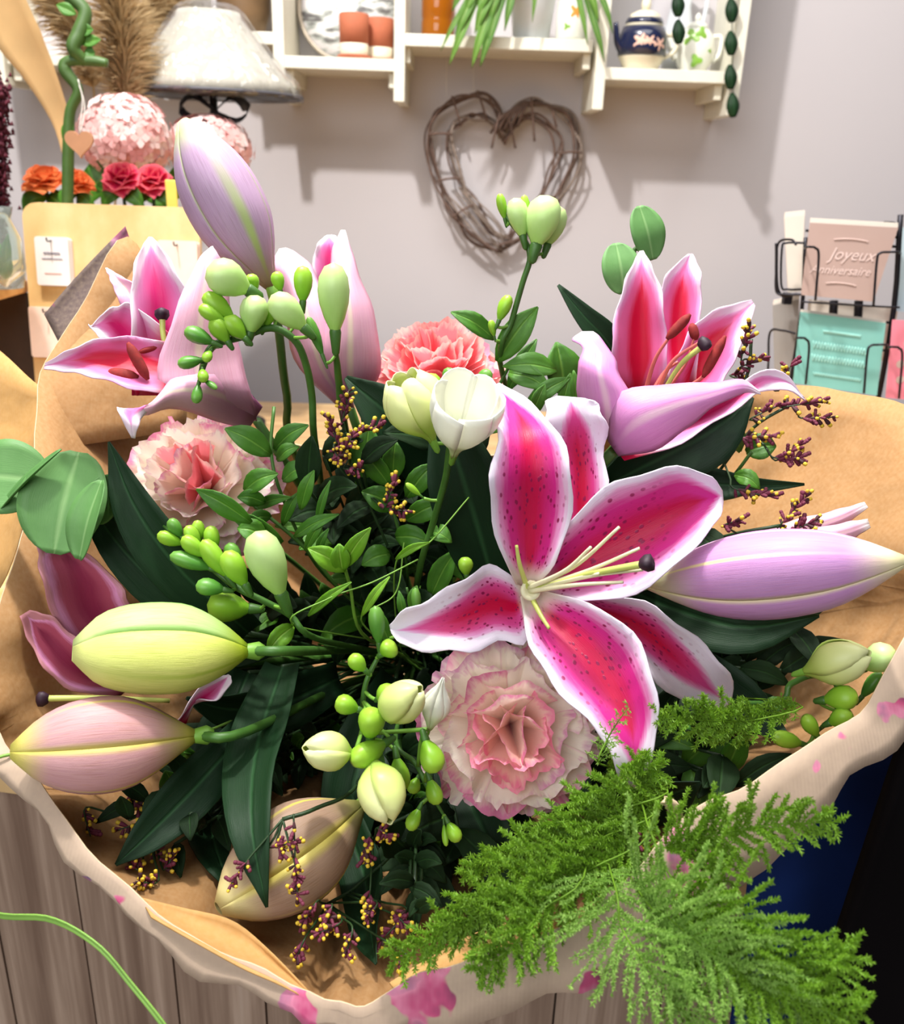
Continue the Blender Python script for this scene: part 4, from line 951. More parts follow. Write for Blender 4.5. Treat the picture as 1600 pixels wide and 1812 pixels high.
pfold('folded_lip', [(690, 1738, 700, 1752, .458, .456, .452), (760, 1695, 770, 1728, .478, .472, .452), (850, 1648, 870, 1700, .485, .478, .452), (930, 1630, 950, 1668, .48, .475, .455), (1010, 1625, 1015, 1640, .465, .463, .457)], M['kraft_lt'], M['print'])
sheet('torn_curl', blade([(1205, 1450, .465, 14), (1190, 1428, .462, 22), (1180, 1418, .46, 16), (1170, 1422, .455, 4)], 8, 4, ruf=.002), M['edge'], wr, None, .0009)
tube('binding_string', [BND + V((0, 0, 0)) + (axis.orthogonal().normalized() * math.cos(k * .524) + axis.cross(axis.orthogonal().normalized()) * math.sin(k * .524)) * .0365 for k in range(13)], .0016, M['thread'], wr, 6, 60)
_ortho = axis.orthogonal().normalized(); _orth2 = axis.cross(_ortho); _sk = [0]
def bind():                        # a fresh place for one more stem in the bound neck
    _sk[0] += 1; k = _sk[0]; r = .0034 * math.sqrt(k % 50); a = k * 2.39996
    return BND + _ortho * (r * math.cos(a)) + _orth2 * (r * math.sin(a))
def stem_to(name, base, parent, r, mat, via=None, dirv=None):
    b = bind(); pts = [b]
    if via is None:
        via = [base.lerp(b, .55) + axis * .03]
    pts += list(via)[::-1] if False else list(via)
    if dirv is not None: pts.append(base - dirv * .03)
    pts.append(base)
    return tube(name, pts, r, mat, parent, 8)
def whorl(parent, base, tip, prof, wid, n, half, mats, roll=0., bulge=.06, alt=.04, nu=16, nv=9, name='petal', bend=V((0, 0, 0)), back=None, wav=0.):
    """n petals of a bud or cup on the axis base->tip; prof radius factors, wid = full width in metres"""
    q = frame_to(base, tip); x0, y0, z0 = q.col[0], q.col[1], q.col[2]
    # turn so that roll = 0 faces the viewer
    vw = (CAM - base); vw = (vw - z0 * vw.dot(z0)).normalized(); sd = z0.cross(vw)
    pr = [a.x for a in cr([V((k, 0, 0)) for k in prof], nu)]; out = []
    for k in range(n):
        a0 = roll + k * 6.28318 / n; g = []
        for i in range(nu):
            f = i / (nu - 1); c = base.lerp(tip, f) + bend * (4 * f * (1 - f)); r = []
            for j in range(nv):
                v = j / (nv - 1) * 2 - 1; a = a0 + v * half * (1 if f < .9 else 1)
                rr = max(pr[i], 0) * wid * .5 * (1 + bulge * math.cos(v * 1.57) + (alt if k % 2 else 0) - .05 * v * v + alt * .6 * v + .035 * math.exp(-(v * 4.5) ** 2) * (1 if n == 3 else 0))
                d = vw * math.cos(a) + sd * math.sin(a)
                zz = z0 * (wav * (1 - v * v) * f * f)
                r.append(c + d * rr + zz)
            g.append(r)
        mid = base.lerp(tip, .5); d = vw * math.cos(a0) + sd * math.sin(a0)
        out.append(sheet(name, g, mats[k % len(mats)], parent, back, .0006, face=mid + d * 2))
    return out
LB = [.12, .42, .72, .93, 1., .97, .84, .58, .14]
LBf = [.13, .5, .78, .96, 1., .98, .9, .7, .22]
def lily_bud(lab, base, tip, wpx, d0, d1, mats, roll, prof=LB, bend=(0, 0, 0), stem=True, via=None):
    b, t_ = P(*base, d0), P(*tip, d1); t = thing('lily_bud', lab, 'lily bud', b)
    whorl(t, b, t_, prof, wpx / FPX * (d0 + d1) / 2, 3, 1.12, mats, roll, .10, .0, 18, 11, 'tepal', CD(*bend))
    dv = (t_ - b).normalized()
    lathe('receptacle', [(0, -.004), (.0035, -.004), (.006, .0), (wpx / FPX * d0 * .5 * prof[0] * 1.05, .012), (0, .016)], M['stem_lt'], t, b - dv * .006, 12, rot=frame_to(b, t_))
    if stem: stem_to('stem', b, t, .0032, M['stem'], via and [P(*q) for q in via], dirv=dv if wpx != 150 and via is None else None)
    return t
lily_bud('tall mauve lily bud with pale green ribs pointing up beside the lamp', (482, 512), (324, 214), 128, .656, .632, [M['bud_mauve']], .25, [.12, .40, .72, .95, 1.02, 1.0, .86, .58, .16], via=[(540, 840, .79), (508, 700, .70), (494, 590, .668)])
lily_bud('plump yellow green lily bud above the dusty pink bud', (440, 1152), (128, 1152), 152, .56, .52, [M['bud_green_lit'], M['bud_green'], M['bud_green']], -.55, LBf)
lily_bud('dusty pink lily bud with yellow ridges touching the paper rim', (348, 1302), (18, 1330), 156, .545, .505, [M['bud_pink']], .95, LB)
lily_bud('long violet lily bud with cream ridges lying along the right of the open lily', (1140, 1032), (1606, 992), 150, .575, .505, [M['bud_violet']], -.35, [.12, .48, .78, .95, 1., .95, .8, .5, .1])
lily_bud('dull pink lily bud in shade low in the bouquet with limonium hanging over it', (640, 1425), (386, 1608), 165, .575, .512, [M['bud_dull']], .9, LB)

# ------------------------------------------------------------------ open lilies
def anther_at(parent, a, b, r, mat, name='anther'):
    return tube(name, [a, a.lerp(b, .25), a.lerp(b, .75), b], [r * .35, r, r, r * .3], mat, parent, 8, 14)
def lily(lab, base, petals, fils, pist, grp=None, filmat='cream_fil', stem=True, dirv=None):
    t = thing('lily', lab, 'lily', base)
    for k, (rs, front, back, ruf) in enumerate(petals):
        sheet('petal', inside_grid(rows(rs, 22, 13, ruf, k * 7 + len(lab), .0006), .005), M[front], t, M[back], .0008)
    for f in fils:
        pts = [P(*p) for p in f['p']]; o = tube('filament', pts, [f.get('r', .0013) * 1.3, f.get('r', .0013), f.get('r', .0013) * .7], M[f.get('m', filmat)], t, 7, 16)
        if 'a' in f: anther_at(o, P(*f['a'][0]), P(*f['a'][1]), f.get('ar', .0032), M['anther'])
    if pist:
        pts = [P(*p) for p in pist[:-1]]; o = tube('pistil', pts, [.0016, .0018, .0022], M['style'], t, 8, 16)
        e = pts[-1]; dv = (pts[-1] - pts[-2]).normalized()
        lathe('stigma', [(0, -.003), (.003, -.002), (.0048, .001), (.0046, .004), (.002, .0055), (0, .005)], M['stigma'], o, e, 12, lambda a, u: .15 * math.cos(3 * a), rot=frame_to(e, e + dv))
    if stem: stem_to('stem', base, t, .0036, M['stem'])
    return t
A = lily('big open pink lily with white edges and dark spots facing outwards above the pink carnation', P(938, 1045, .565), [
 ([(985, 1040, 975, 1075, .575, .58, .575), (1080, 1055, 1040, 1105, .565, .58, .57), (1160, 1075, 1110, 1150, .565, .58, .57), (1225, 1125, 1160, 1200, .57, .583, .575), (1275, 1170, 1210, 1245, .58, .59, .585), (1298, 1213, 1255, 1258, .595, .60, .595), (1294, 1245, 1280, 1260, .605, .605, .605)], 'lily_w', 'lily_out', .004),
 ([(950, 1030, 985, 1030, .565, .57, .565), (985, 940, 1060, 940, .57, .585, .575), (985, 860, 1072, 850, .57, .585, .575), (970, 790, 1072, 780, .57, .583, .575), (965, 745, 1068, 735, .568, .577, .572), (966, 712, 1054, 712, .572, .577, .572), (985, 700, 1035, 704, .58, .58, .58)], 'lily_w', 'lily_out', .005),
 ([(915, 1035, 950, 1035, .555, .56, .555), (890, 980, 985, 990, .535, .552, .54), (868, 900, 1010, 905, .52, .542, .53), (872, 830, 1008, 820, .515, .534, .525), (880, 760, 978, 752, .532, .544, .535), (866, 708, 932, 705, .586, .586, .58), (866, 684, 884, 677, .612, .612, .612)], 'lily', 'lily_out', .003),
 ([(940, 1020, 965, 1060, .56, .565, .56), (985, 955, 1010, 1062, .545, .562, .545), (1050, 880, 1100, 1058, .53, .552, .53), (1120, 843, 1182, 1012, .525, .547, .525), (1200, 828, 1240, 955, .53, .546, .53), (1257, 842, 1274, 915, .54, .548, .54), (1279, 868, 1281, 888, .555, .555, .555)], 'lily', 'lily_out', .003),
 ([(925, 1040, 935, 1080, .56, .565, .56), (895, 1012, 930, 1135, .55, .562, .55), (855, 1003, 882, 1137, .545, .556, .545), (800, 1040, 822, 1152, .54, .55, .54), (745, 1066, 762, 1152, .54, .548, .54), (705, 1090, 712, 1140, .545, .55, .545), (689, 1106, 692, 1120, .55, .55, .55)], 'lily_w', 'lily_out', .004),
 ([(922, 1055, 955, 1045, .555, .56, .555), (935, 1130, 1030, 1065, .535, .55, .535), (965, 1190, 1102, 1103, .52, .536, .52), (1015, 1250, 1147, 1170, .508, .524, .51), (1065, 1300, 1162, 1250, .50, .512, .50), (1085, 1345, 1157, 1330, .50, .507, .50), (1106, 1402, 1124, 1404, .51, .51, .51)], 'lily', 'lily_out', .003)],
 [{'p': [(938, 1040, .55), (1020, 1000, .52), (1096, 933, .50)]}, {'p': [(940, 1042, .55), (1040, 1010, .515), (1132, 970, .50)]}, {'p': [(938, 1046, .55), (1020, 1035, .515), (1103, 1030, .50)]}, {'p': [(936, 1040, .55), (1000, 1010, .52), (1046, 968, .505)]}, {'p': [(940, 1046, .55), (1040, 1020, .512), (1138, 1008, .498)]}, {'p': [(938, 1044, .55), (1000, 1030, .53), (1060, 1015, .505)]},
  {'p': [(935, 1045, .552), (920, 1000, .54), (914, 965, .535)], 'r': .0014, 'm': 'style'}, {'p': [(940, 1055, .552), (955, 1085, .54), (972, 1112, .532)], 'r': .0015, 'm': 'style'}],
 [(940, 1044, .55), (1050, 1015, .51), (1140, 998, .493), 0])
# green throat ring of the big lily
lathe('throat', [(0, 0), (.005, .001), (.0065, .005), (.0055, .0065), (.003, .004), (0, .003)], M['cream_fil'], A, P(936, 1045, .553), 16, rot=frame_to(V((0, 0, 0)), CD(.15, .1, 1)))
lily('pink lily with crimson throat opening upwards beside the card rack', P(1085, 800, .61), [
 ([(1160, 690, 1230, 690, .65, .66, .65), (1165, 620, 1235, 620, .65, .665, .65), (1166, 560, 1238, 555, .65, .662, .65), (1172, 505, 1241, 500, .65, .66, .65), (1190, 475, 1236, 470, .655, .66, .655), (1218, 449, 1226, 449, .66, .66, .66)], 'lily_in2', 'lily_out', .002),
 ([(1165, 700, 1240, 705, .64, .655, .63), (1200, 630, 1275, 680, .64, .655, .63), (1230, 575, 1302, 630, .64, .65, .63), (1280, 543, 1324, 585, .64, .645, .64), (1330, 530, 1337, 541, .65, .65, .65)], 'lily_in2', 'lily_out', .002),
 ([(1075, 700, 1180, 700, .63, .65, .64), (1083, 640, 1180, 640, .62, .645, .63), (1087, 575, 1177, 575, .62, .64, .625), (1103, 510, 1168, 510, .625, .635, .625), (1119, 470, 1152, 470, .63, .635, .63), (1132, 444, 1139, 443, .64, .64, .64)], 'lily_in2', 'lily_out', .002),
 ([(1085, 790, 1105, 815, .61, .61, .61), (1170, 745, 1195, 788, .605, .61, .6), (1245, 710, 1262, 748, .603, .61, .6), (1305, 685, 1318, 712, .6, .603, .6), (1345, 656, 1358, 690, .6, .602, .6), (1392, 662, 1400, 692, .603, .605, .603), (1421, 702, 1426, 709, .61, .61, .61)], 'lily_soft', 'lily_out', .002),
 ([(1075, 780, 1095, 808, .605, .60, .605), (1090, 700, 1160, 797, .59, .58, .595), (1170, 680, 1218, 757, .585, .575, .59), (1250, 677, 1262, 722, .585, .578, .585), (1312, 671, 1315, 697, .585, .58, .585), (1343, 690, 1347, 698, .59, .59, .59)], 'lily_out', 'lily_in2', .001),
 ([(1072, 775, 1110, 808, .622, .615, .615), (1038, 745, 1122, 775, .618, .603, .605), (1020, 690, 1124, 715, .605, .588, .595), (1024, 645, 1096, 660, .595, .583, .595), (1030, 615, 1088, 632, .6, .595, .6), (1012, 600, 1062, 596, .61, .605, .61), (1030, 586, 1050, 586, .62, .62, .62)], 'lily_out', 'lily_in2', .001)],
 [{'p': [(1140, 700, .625), (1160, 635, .61), (1190, 590, .60)], 'a': [(1180, 600, .60), (1222, 556, .595)], 'm': 'pink_fil'}, {'p': [(1160, 700, .625), (1190, 640, .61), (1240, 604, .60)], 'm': 'pink_fil'}, {'p': [(1190, 700, .625), (1240, 670, .61), (1262, 640, .60)], 'a': [(1244, 668, .60), (1284, 594, .595)], 'm': 'pink_fil'}, {'p': [(1180, 690, .63), (1215, 640, .625), (1228, 600, .62)], 'a': [(1232, 602, .62), (1224, 572, .62)], 'm': 'pink_fil'}, {'p': [(1150, 702, .625), (1175, 660, .62), (1200, 640, .615)], 'm': 'pink_fil'}],
 [(1170, 700, .62), (1205, 645, .605), (1244, 612, .595), 0])
lily('soft pink lily turned sideways with dark red anthers in front of the tag board', P(455, 745, .67), [
 ([(215, 545, 262, 545, .66, .66, .66), (203, 512, 242, 508, .66, .665, .66), (192, 488, 214, 488, .665, .665, .665), (186, 474, 190, 474, .67, .67, .67)], 'lily_out_pale', 'lily_soft', .001),
 ([(245, 700, 310, 600, .61, .63, .62), (214, 650, 240, 543, .605, .62, .61), (192, 605, 208, 542, .605, .613, .605), (172, 592, 180, 558, .605, .61, .605), (157, 573, 161, 582, .61, .61, .61)], 'lily_soft', 'lily_out_pale', .002),
 ([(235, 700, 330, 700, .62, .64, .62), (233, 620, 337, 600, .61, .63, .61), (233, 540, 332, 530, .605, .622, .61), (236, 480, 308, 475, .61, .62, .61), (250, 440, 284, 437, .615, .62, .615), (263, 419, 269, 419, .625, .625, .625)], 'lily_soft', 'lily_out_pale', .002),
 ([(300, 697, 312, 608, .585, .6, .6), (235, 687, 235, 596, .575, .592, .59), (170, 667, 170, 602, .575, .587, .58), (115, 657, 115, 624, .58, .585, .58), (77, 653, 80, 642, .59, .59, .59)], 'lily_in2', 'lily_out_pale', .002),
 ([(430, 745, 455, 745, .665, .66, .66), (300, 705, 445, 695, .60, .605, .63), (280, 650, 425, 625, .59, .60, .63), (305, 565, 408, 540, .59, .60, .625), (333, 495, 398, 470, .60, .607, .62), (354, 455, 382, 445, .61, .613, .615), (373, 436, 377, 435, .62, .62, .62)], 'lily_out_pale', 'lily_in2', .002),
 ([(440, 760, 465, 720, .665, .655, .65), (370, 742, 395, 650, .62, .603, .62), (300, 722, 315, 662, .59, .58, .597), (255, 738, 285, 692, .58, .575, .585), (207, 722, 255, 735, .575, .572, .575), (222, 750, 244, 755, .572, .57, .572), (234, 774, 239, 775, .575, .575, .575)], 'lily_out_pale', 'lily_soft', .002)],
 [{'p': [(300, 670, .60), (255, 650, .595), (235, 630, .59)], 'a': [(262, 672, .585), (226, 606, .58)], 'ar': .0036, 'm': 'pink_fil'}, {'p': [(300, 660, .60), (260, 655, .60), (215, 662, .595)], 'a': [(245, 668, .586), (188, 660, .585)], 'ar': .0042, 'm': 'pink_fil'}, {'p': [(310, 660, .60), (270, 630, .60), (245, 625, .595)], 'a': [(285, 612, .60), (244, 624, .595)], 'm': 'pink_fil', 'ar': .002}],
 [(305, 650, .605), (290, 600, .60), (287, 560, .60), 0])
lily('half open pale pink lily seen from outside between mauve bud and coral carnation', P(620, 722, .71), [
 ([(560, 600, 640, 600, .70, .705, .70), (556, 520, 622, 520, .695, .70, .695), (556, 450, 610, 448, .69, .695, .69), (568, 424, 596, 420, .695, .697, .695), (578, 416, 588, 415, .70, .70, .70)], 'lily_soft', 'lily_out_pale', .002),
 ([(598, 720, 628, 722, .71, .70, .71), (528, 650, 608, 645, .685, .665, .68), (505, 570, 585, 555, .68, .66, .672), (488, 500, 560, 485, .68, .668, .68), (484, 460, 530, 450, .69, .685, .69), (494, 440, 506, 438, .70, .70, .70)], 'lily_out_pale', 'lily_in2', .002),
 ([(600, 718, 650, 698, .705, .695, .70), (566, 645, 674, 655, .675, .655, .675), (576, 560, 664, 560, .665, .645, .665), (582, 490, 638, 490, .665, .65, .665), (588, 440, 622, 440, .67, .665, .67), (603, 407, 611, 407, .68, .68, .68)], 'lily_out_pale', 'lily_soft', .001)], [], None)
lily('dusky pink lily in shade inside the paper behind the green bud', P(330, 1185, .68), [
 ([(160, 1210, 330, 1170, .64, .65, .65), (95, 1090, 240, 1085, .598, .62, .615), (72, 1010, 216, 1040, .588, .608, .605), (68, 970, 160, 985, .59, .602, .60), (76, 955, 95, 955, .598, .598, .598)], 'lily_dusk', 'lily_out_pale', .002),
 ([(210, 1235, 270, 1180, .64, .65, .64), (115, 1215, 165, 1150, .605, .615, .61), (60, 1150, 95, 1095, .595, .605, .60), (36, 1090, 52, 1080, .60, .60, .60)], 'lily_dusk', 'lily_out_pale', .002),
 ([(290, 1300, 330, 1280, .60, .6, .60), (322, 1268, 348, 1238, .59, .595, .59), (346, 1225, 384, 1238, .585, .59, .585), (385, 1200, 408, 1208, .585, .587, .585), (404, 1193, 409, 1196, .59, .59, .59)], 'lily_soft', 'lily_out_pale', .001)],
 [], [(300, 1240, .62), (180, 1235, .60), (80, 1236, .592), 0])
lily('pale pink half open lily lying above the long violet bud', P(1280, 985, .63), [
 ([(1285, 965, 1300, 990, .62, .615, .62), (1390, 925, 1415, 962, .605, .60, .605), (1480, 902, 1490, 932, .605, .60, .605), (1530, 888, 1537, 898, .61, .61, .61)], 'lily_out_pale', 'lily_soft', .001),
 ([(1285, 970, 1300, 1000, .61, .605, .61), (1400, 945, 1420, 985, .595, .59, .595), (1490, 925, 1500, 958, .595, .59, .595), (1536, 918, 1541, 934, .60, .60, .60)], 'lily_out_pale', 'lily_soft', .001),
 ([(1285, 985, 1300, 1010, .60, .595, .60), (1380, 958, 1400, 1000, .585, .582, .585), (1460, 950, 1470, 980, .585, .583, .585), (1508, 953, 1512, 963, .59, .59, .59)], 'lily_out_pale', 'lily_soft', .001)], [], None)

# ------------------------------------------------------------------ carnations
def carn_geo(seed):
    rnd = random.Random(seed); nu, nv = 9, 19; vs = []; uv = []; ph = [rnd.uniform(0, 6.28) for _ in range(5)]
    for i in range(nu):
        u = i / (nu - 1)
        for j in range(nv):
            v = j / (nv - 1) * 2 - 1; wd = .12 + .70 * u ** 1.2; ser = rnd.uniform(-.045, .045) * (u ** 6) + .05 * u ** 4 * math.sin(v * 5 + ph[0])
            y = .30 * u * u + u * u * (.16 * math.sin(v * 5.5 + ph[1]) + .08 * math.sin(v * 11 + ph[2])) - .18 * u ** 4
            vs.append(V((math.sin(v * 1.15) * wd, y, u * math.cos(v * .75) ** .6 + ser))); uv.append((u, j / (nv - 1)))
    return vs, grid_faces(nu, nv), uv
def carnation(lab, c, axis_cam, rx, n, mats_in, mats_out, nin, seed, spread=1.55, flat=.9):
    R = rx; t = thing('carnation', lab, 'carnation', c, 'carnations in the bouquet'); ax = CD(*axis_cam).normalized()
    mo = [petal_mesh('petal', carn_geo(seed * 10 + k), M[mm]) for k, mm in enumerate(mats_out)]; mi = [petal_mesh('petal', carn_geo(seed * 10 + 5 + k), M[mm]) for k, mm in enumerate(mats_in)]
    c0 = c - ax * R * .55
    petal_head(t, c0, ax, R * 1.12, mo, n, spread, .02, 'petal', .98, rnd=random.Random(seed), wmul=.9, inner_first=(nin, mi))
    lathe('calyx', [(0, -.022), (.004, -.02), (.006, -.01), (.0075, .0), (.005, .003), (0, .003)], M['fb_green'], t, c0 - ax * .004, 14, rot=frame_to(c0, c0 + ax))
    stem_to('stem', c0 - ax * .015, t, .0022, M['stem'])
carnation('cream and pink carnation with purple pink edges under the big open lily', P(903, 1296, .56), (-.05, .05, 1), .0505, 46, ['carn_in', 'carn_out', 'carn_in'], ['carn_out', 'carn_pale', 'carn_pale'], 12, 1)
carnation('cream white carnation with a raspberry pink centre below the sideways lily', P(342, 852, .675), (-.1, .25, .9), .0525, 46, ['carn_in', 'carn_coral', 'carn_pale'], ['carn_pale', 'carn_pale', 'carn_out'], 9, 2)
carnation('coral pink carnation standing between the half open lily and the tall freesia', P(776, 640, .70), (0, .65, .75), .0455, 46, ['carn_coral'], ['carn_coral', 'carn_coral', 'carn_in'], 20, 3)
# ------------------------------------------------------------------ freesias
def unit_bud(mat, kind=0):
    pr = [(.07, 0), (.09, .07), (.16, .17), (.33, .32), (.46, .5), (.5, .66), (.45, .82), (.28, .95), (0., 1.)]
    vs, f, uv = lathe_geo(pr, 14, lob=lambda a, u: .06 * math.cos(3 * a) * math.sin(u * 3.1))
    return petal_mesh('bud', (vs, f, uv), mat)
def unit_calyx(mat):
    vs, f, uv = lathe_geo([(.05, -.16), (.12, -.12), (.16, .02), (.19, .14), (.16, .2), (.12, .17)], 10); return petal_mesh('calyx', (vs, f, uv), mat)
M['fb_pale2'] = fbud_mat('freesia_cream_green', [(0, '#86b236'), (.3, '#bcd966'), (.7, '#dbe78c'), (1, '#e9eda6')])
BM = {k: unit_bud(M['fb_' + k]) for k in ('cream', 'white', 'pale', 'green', 'dark')}; CM = unit_calyx(M['stem']); CM2 = unit_calyx(M['stem_lt'])
def freesia(lab, path, buds, r=.0021, opens=(), leaf=None, viafar=None):
    """path: px,py,d up the visible stem; buds: (bx,by,tx,ty,d,w,kind[,dtip])"""
    pts = [P(*p) for p in path]; t = thing('freesia', lab, 'freesia', pts[0], 'freesias in the bouquet')
    b = bind(); full = [b] + ([P(*v) for v in viafar] if viafar else [b.lerp(pts[0], .5) + axis * .02]) + pts
    tube('stem', full, [r] * (len(full) - 2) + [r * .9, r * .5], M['stem'], t, 7)
    dense = cr(pts, 40) if len(pts) > 1 else pts
    for q in buds:
        bx, by, tx, ty, d, w_, kd = q[:7]; d2 = q[7] if len(q) > 7 else d - .004
        if kd == 'cream':
            a, e = P(bx, by, d), P(tx, ty, d2)
            whorl(t, a, e, [.12, .3, .62, .9, 1.02, 1., .9, .66, .2], w_ / FPX * d, 3, 1.2, [M['fb_cream'], M['fb_pale2'], M['fb_cream']], tx * .37, .02, .09, 12, 9, 'petal', wav=.003)
            link('calyx', CM2, t, place(a, e, w_ / FPX * d * .6)); nr = min(dense, key=lambda p: (p - a).length)
            tube('pedicel', [nr, nr.lerp(a, .5), a], .0014, M['stem_lt'], t, 6, 7); continue
        a, e = P(bx, by, d), P(tx, ty, d2); o = link('bud', BM[kd], t, place(a, e, w_ / FPX * d, random.uniform(0, 6)))
        ca = bpy.data.objects.new('calyx', CM2 if kd in ('cream', 'white') else CM); COL.objects.link(ca); ca.parent = o
        nr = min(dense, key=lambda p: (p - a).length)
        if (nr - a).length > .002: tube('pedicel', [nr, nr.lerp(a, .6) + (a - e).normalized() * .002, a + (a - e).normalized() * .001], .0012, M['stem_lt'], t, 6, 7)
    for (bx, by, tx, ty, d, d2, w_, mk_, prof, roll) in opens:
        a, e = P(bx, by, d), P(tx, ty, d2); fl_ = whorl(t, a, e, prof, w_ / FPX * d, 6, .62, [M['fb_' + mk_]], roll, .05, .07, 12, 7, 'petal', wav=.004)
        link('calyx', CM2, t, place(a, e, w_ / FPX * d * .45)); nr = min(dense, key=lambda p: (p - a).length)
        tube('pedicel', [nr, nr.lerp(a, .5), a], .0014, M['stem_lt'], t, 6, 7)
    return t
freesia('tall freesia with pale buds standing in front of the twig heart', [(885, 640, .66), (905, 570, .64), (925, 500, .63), (938, 455, .625), (925, 420, .625), (905, 395, .625), (888, 372, .625)],
 [(945, 450, 972, 346, .62, 62, 'pale'), (965, 445, 992, 365, .63, 40, 'pale'), (928, 430, 910, 350, .622, 38, 'pale'), (930, 425, 928, 344, .63, 20, 'green'), (895, 395, 884, 342, .625, 18, 'green'), (880, 575, 902, 522, .635, 24, 'green'), (876, 600, 868, 566, .64, 14, 'green')], viafar=[(905, 830, .82)])
freesia('arching freesia spray of many green buds in front of the sideways lily', [(560, 800, .66), (552, 700, .63), (540, 640, .615), (520, 600, .605), (480, 580, .60), (430, 595, .595), (380, 610, .59), (362, 640, .585), (352, 680, .583)],
 [(452, 520, 366, 474, .59, 64, 'pale', .575), (440, 600, 456, 522, .592, 50, 'pale'), (548, 590, 480, 522, .59, 52, 'pale', .58), (536, 545, 536, 470, .605, 34, 'green'), (498, 520, 488, 480, .605, 24, 'green'), (455, 520, 440, 485, .60, 26, 'green'), (420, 570, 360, 520, .585, 36, 'green'), (405, 575, 352, 542, .582, 28, 'green'), (408, 612, 376, 562, .585, 34, 'green'), (440, 605, 396, 560, .588, 36, 'green'), (385, 610, 326, 584, .582, 30, 'dark'), (375, 618, 362, 640, .582, 18, 'green'), (365, 635, 314, 645, .58, 24, 'dark'), (358, 650, 360, 676, .58, 20, 'green'), (352, 675, 346, 714, .58, 20, 'dark'), (358, 670, 384, 688, .582, 12, 'dark'), (466, 585, 486, 535, .60, 26, 'green')], .0026, viafar=[(600, 950, .82)])
freesia('freesia stem carrying one large pale bud against the half open lily', [(608, 740, .66), (600, 680, .63), (596, 640, .615), (592, 610, .605)],
 [(594, 608, 590, 464, .60, 56, 'pale', .585), (575, 640, 545, 560, .605, 20, 'dark')], .0026, viafar=[(650, 920, .82)])
freesia('freesia with two opened cream flowers in the middle of the bouquet', [(742, 1010, .66), (765, 930, .63), (788, 850, .60), (795, 800, .585), (800, 770, .58), (820, 700, .585)],
 [(770, 720, 760, 660, .588, 40, 'green'), (800, 690, 792, 650, .60, 24, 'dark'), (840, 690, 868, 655, .60, 26, 'dark'), (820, 700, 815, 655, .60, 26, 'green'), (748, 880, 718, 855, .61, 12, 'green')], .0024,
 [(768, 785, 716, 675, .575, .555, 104, 'cream', [.10, .22, .55, .85, 1., .98, .84, .55], .2), (802, 808, 828, 706, .562, .52, 104, 'white', [.12, .2, .42, .7, .92, 1.06, 1.1, 1.06], .5)])
freesia('freesia spray with one big pale bud above the yellow green lily bud', [(560, 1130, .62), (515, 1090, .60), (470, 1065, .59), (420, 1040, .585), (375, 1005, .585), (330, 965, .585), (290, 930, .59)],
 [(505, 1070, 452, 940, .575, 68, 'pale', .56), (455, 1078, 366, 1070, .60, 54, 'green', .592), (440, 1045, 398, 975, .575, 42, 'green'), (410, 1030, 358, 955, .58, 36, 'green'), (405, 1045, 346, 1036, .575, 32, 'dark'), (385, 1010, 300, 982, .58, 30, 'dark'), (372, 990, 322, 950, .58, 30, 'green'), (355, 975, 330, 930, .585, 26, 'green'), (350, 970, 350, 920, .59, 24, 'green'), (330, 965, 278, 945, .585, 26, 'green'), (325, 955, 300, 918, .585, 24, 'dark'), (380, 985, 372, 930, .59, 28, 'green'), (425, 1015, 405, 960, .59, 30, 'dark')], .0022)
freesia('low freesia spray with rounded cream buds beside the pink carnation', [(690, 1380, .60), (672, 1330, .575), (645, 1270, .56), (645, 1220, .555), (660, 1180, .555), (690, 1130, .56)],
 [(628, 1335, 546, 1325, .53, 66, 'cream', .51), (658, 1340, 688, 1448, .53, 78, 'cream', .505), (672, 1270, 740, 1222, .535, 70, 'cream', .515), (655, 1310, 658, 1258, .535, 48, 'green', .52), (690, 1310, 622, 1348, .54, 44, 'green', .52), (640, 1258, 594, 1240, .545, 36, 'green'), (650, 1190, 620, 1160, .55, 30, 'green'), (672, 1160, 698, 1140, .55, 36, 'green'), (668, 1238, 694, 1222, .545, 36, 'green', .53), (672, 1150, 664, 1072, .55, 30, 'dark'), (700, 1330, 712, 1400, .55, 36, 'green'), (740, 1100, 735, 1040, .565, 18, 'dark')], .0018,
 [(760, 1290, 782, 1208, .55, .53, 46, 'white', [.2, .4, .7, 1., 1., .7, .3, .1], .3)])
freesia('hanging freesia tip with small green buds below the cream buds', [(700, 1310, .585), (735, 1350, .565), (760, 1400, .555), (790, 1450, .555)],
 [(750, 1300, 772, 1368, .54, 44, 'green', .53), (758, 1372, 776, 1424, .545, 30, 'green'), (745, 1425, 724, 1470, .55, 26, 'green'), (790, 1450, 812, 1490, .55, 26, 'green'), (785, 1452, 790, 1498, .552, 12, 'green'), (742, 1372, 726, 1404, .575, 24, 'green')], .0016)
freesia('freesia spray with one cream bud at the right paper rim', [(1330, 1245, .60), (1400, 1210, .58), (1440, 1195, .57), (1480, 1210, .565), (1480, 1260, .56), (1440, 1300, .56)],
 [(1418, 1190, 1532, 1158, .56, 72, 'cream', .535), (1520, 1185, 1584, 1152, .565, 52, 'pale', .55), (1450, 1240, 1518, 1232, .555, 44, 'green', .54), (1462, 1282, 1508, 1262, .55, 36, 'green', .54), (1450, 1308, 1424, 1266, .55, 28, 'green'), (1425, 1318, 1368, 1302, .55, 30, 'green', .54), (1520, 1240, 1560, 1190, .57, 24, 'dark')], .002)
freesia('single small freesia bud beside the left petal of the big lily', [(830, 1060, .60), (826, 1020, .595)], [(826, 1022, 822, 986, .592, 27, 'green')], .001)

